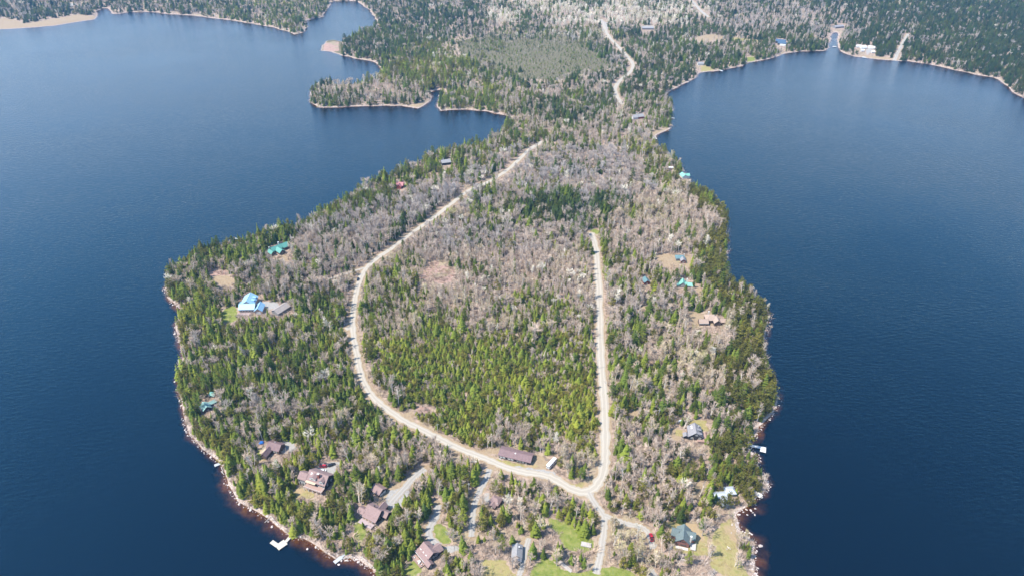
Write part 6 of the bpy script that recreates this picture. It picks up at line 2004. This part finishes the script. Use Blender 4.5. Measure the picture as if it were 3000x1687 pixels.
# ------------------------------------------------------------------ boulders and stones along the shore
m_rock, n, b = new_mat('shore_granite')
geo = n.node('ShaderNodeNewGeometry').outputs['Position']
rnd = n.node('ShaderNodeObjectInfo').outputs['Random']
c = n.ramp(n.noise(0.8, 6, geo), [(0.3, (0.28, 0.22, 0.20)), (0.5, (0.41, 0.345, 0.315)), (0.7, (0.54, 0.49, 0.455))])
mr = n.node('ShaderNodeMapRange')
n.link(rnd, mr.inputs[0])
mr.inputs[3].default_value = 0.7
mr.inputs[4].default_value = 1.2
c = n.scale(c, mr.outputs[0])
n.link(c, b.inputs['Base Color'])
b.inputs['Roughness'].default_value = 0.9
b.inputs['Specular IOR Level'].default_value = 0.2
def rock_mesh(seed):
    r = np.random.default_rng(seed)
    bm = bmesh.new()
    bmesh.ops.create_icosphere(bm, subdivisions=2, radius=1.0)
    ax = r.normal(size=(7, 3))
    ax /= np.linalg.norm(ax, axis=1)[:, None]
    cut = r.uniform(0.62, 0.95, 7)
    for v in bm.verts:
        p = np.array(v.co)
        for a, c_ in zip(ax, cut):
            d = p @ a
            if d > c_:
                p -= a * (d - c_) * 0.9
        p *= 1 + r.normal() * 0.03
        v.co = p * np.array((1.0, 0.75, 0.55))
    me = bpy.data.meshes.new('boulder')
    bm.to_mesh(me)
    bm.free()
    me.materials.append(m_rock)
    return me
ROCKS = [rock_mesh(70 + i) for i in range(6)]
PROTO['rock'] = [dict(h=1.0, whole=m) for m in ROCKS]
BOULD = []     # x, y, size, z offset
for px_, py_, s in [(701, 1475, 2.6), (734, 1491, 2.9), (784, 1511, 2.6), (796, 1541, 2.6), (813, 1535, 2.2), (618, 1337, 3.0), (630, 1335, 2.2), (925, 1601, 2.4), (978, 1614, 1.8), (2228, 1597, 3.6), (2213, 1556, 1.5),
                    (2197, 1560, 2.2), (2203, 1563, 2.0), (2214, 1617, 2.0), (2211, 1628, 2.6), (2218, 1612, 1.6), (2200, 1652, 2.2), (2208, 1650, 1.8), (2189, 1654, 2.6), (2205, 1667, 2.0), (2165, 1505, 2.6), (2178, 1498, 1.8),
                    (2187, 1491, 2.2), (2200, 1493, 2.6), (2213, 1488, 2.0), (2190, 1506, 1.8), (2212, 1506, 2.0), (2206, 1500, 1.6), (2232, 1444, 2.4), (2264, 1213, 2.2), (2256, 1228, 2.0), (2217, 1281, 2.2), (2212, 1276, 1.8), (476, 850, 2.0),
                    (900, 1606, 2.2), (992, 1652, 2.0), (1000, 1640, 2.4), (1012, 1640, 1.8), (1050, 1644, 2.8), (1045, 1637, 2.4), (1061, 1651, 1.8), (1088, 1662, 2.0), (506, 893, 2.4), (518, 896, 2.0), (521, 1146, 2.2), (541, 1243, 2.0), (545, 1262, 1.8),
                    (577, 1290, 2.0), (2142, 1563, 1.2), (2134, 1609, 1.4), (2130, 1606, 1.0), (2138, 1612, 1.0), (1972, 372, 3.0), (2170, 1612, 1.2), (2128, 1613, 1.2), (1977, 1528, 2.2), (2214, 1678, 2.2), (2221, 1662, 1.6)]:
    q = P(px_, py_, 0.3)
    BOULD.append((q[0], q[1], s * 0.5))
def shore_walk(line, y0, y1, n_, rate):
    out = []
    seg = np.hypot(*np.diff(line, axis=0).T)
    cs = np.concatenate([[0], np.cumsum(seg)])
    for _ in range(n_ * 6):
        if len(out) >= n_:
            break
        t = rng.random() * cs[-1]
        i = int(np.clip(np.searchsorted(cs, t) - 1, 0, len(line) - 2))
        p = line[i] + (line[i + 1] - line[i]) * ((t - cs[i]) / max(seg[i], 1e-6))
        if not (y0 < p[1] < y1) or rng.random() > rate(p):
            continue
        d = line[i + 1] - line[i]
        nr = np.array((-d[1], d[0])) / (np.hypot(*d) + 1e-6)
        p = p + nr * rng.normal() * 2.4
        out.append(p)
    return np.array(out).reshape(-1, 2)
stony = lambda p: 0.25 + 0.75 * (vnoise(p[0], p[1], 20, 61) > 0.42)
wl_ = shore_walk(shore_l, 200, 520, 120, stony)
wr_ = shore_walk(shore_r, 200, 560, 90, stony)
for p in np.vstack([wl_, wr_]):
    a, b_, _ = proj(p[0], p[1], 0)
    if 0 < a < 3000 and b_ < 1690:
        BOULD.append((p[0], p[1], float(np.exp(rng.normal() * 0.30)) * 0.62))
BX = np.array(BOULD)
bdz = shore_d(BX[:, 0], BX[:, 1])
bzz = terrain_z(BX[:, 0], BX[:, 1], bdz)
RL = []
kept = 0
for i in np.argsort(-BX[:, 2]):
    x, y, s = BX[i]
    s *= 0.8
    if bzz[i] < -1.1 * s - 0.3 or kept >= 250:
        continue
    kept += 1
    o = bpy.data.objects.new('boulder', ROCKS[int(rng.integers(0, 6))])
    o.location = (x, y, max(bzz[i] + 0.12 * s, -0.12 * s))
    o.rotation_euler = (rng.normal() * 0.15, rng.normal() * 0.15, rng.random() * 6.28)
    o.scale = (s * rng.uniform(0.9, 1.25), s, s * rng.uniform(0.8, 1.15))
    COL.objects.link(o)
    o['category'] = 'boulder'
    o['group'] = 'boulders along the shore'
    sz = 'big' if s > 1.15 else 'middling' if s > 0.75 else 'small'
    wh = 'in the water' if bdz[i] < -1.0 else 'at the waterline' if bdz[i] < 0.8 else 'on the bank'
    RL.append((o, f'{sz} boulder {wh} {rel(x, y)}', x, y))
for o, lab in distinct(RL).items():
    o['label'] = lab
ws = np.vstack([shore_walk(shore_l, 200, 620, 4200, lambda p: 0.3 + 0.7 * (vnoise(p[0], p[1], 14, 62) > 0.4)), shore_walk(shore_r, 200, 620, 2600, lambda p: 0.3 + 0.7 * (vnoise(p[0], p[1], 14, 62) > 0.4)), shore_walk(shore_l, 620, 1300, 900, lambda p: 0.6), shore_walk(shore_r, 620, 1700, 900, lambda p: 0.6)])
sdz = shore_d(ws[:, 0], ws[:, 1])
k = (sdz > -2.0) & (sdz < 4.5)
ws, sdz = ws[k], sdz[k]
n_ = len(ws)
sz = np.exp(rng.normal(size=n_) * 0.4) * 0.30 * np.where(ws[:, 1] > 620, 1.5, 1.0)
stand('shore_stones', 'rock', None, 'pale stones strewn along the lake edge', ws[:, 0], ws[:, 1], np.maximum(terrain_z(ws[:, 0], ws[:, 1], sdz), -0.1) + 0.02, rng.random(n_) * 6.28, sz, sz, np.zeros(n_), rng.integers(0, 6, n_))
print('boulders', kept, 'stones', n_)

# ------------------------------------------------------------------ haze: one box of thin air round the whole view
m_haze = bpy.data.materials.new('haze_air')
m_haze.use_nodes = True
nt = m_haze.node_tree
nt.nodes.remove(nt.nodes['Principled BSDF'])
pv = nt.nodes.new('ShaderNodeVolumePrincipled')
pv.inputs['Color'].default_value = (0.26, 0.55, 1.0, 1)
pv.inputs['Density'].default_value = HAZE_DENS = 0.00006
pv.inputs['Anisotropy'].default_value = 0.15
nt.links.new(pv.outputs[0], nt.nodes['Material Output'].inputs['Volume'])
if HAZE_DENS > 0:
    o = mesh_obj('haze', *boxes_geo([(-24000, 24000, -4000, 18000, -16, 345)]), m_haze)
    o['kind'] = 'stuff'
    o['label'] = 'thin blue haze over the lake and forest'
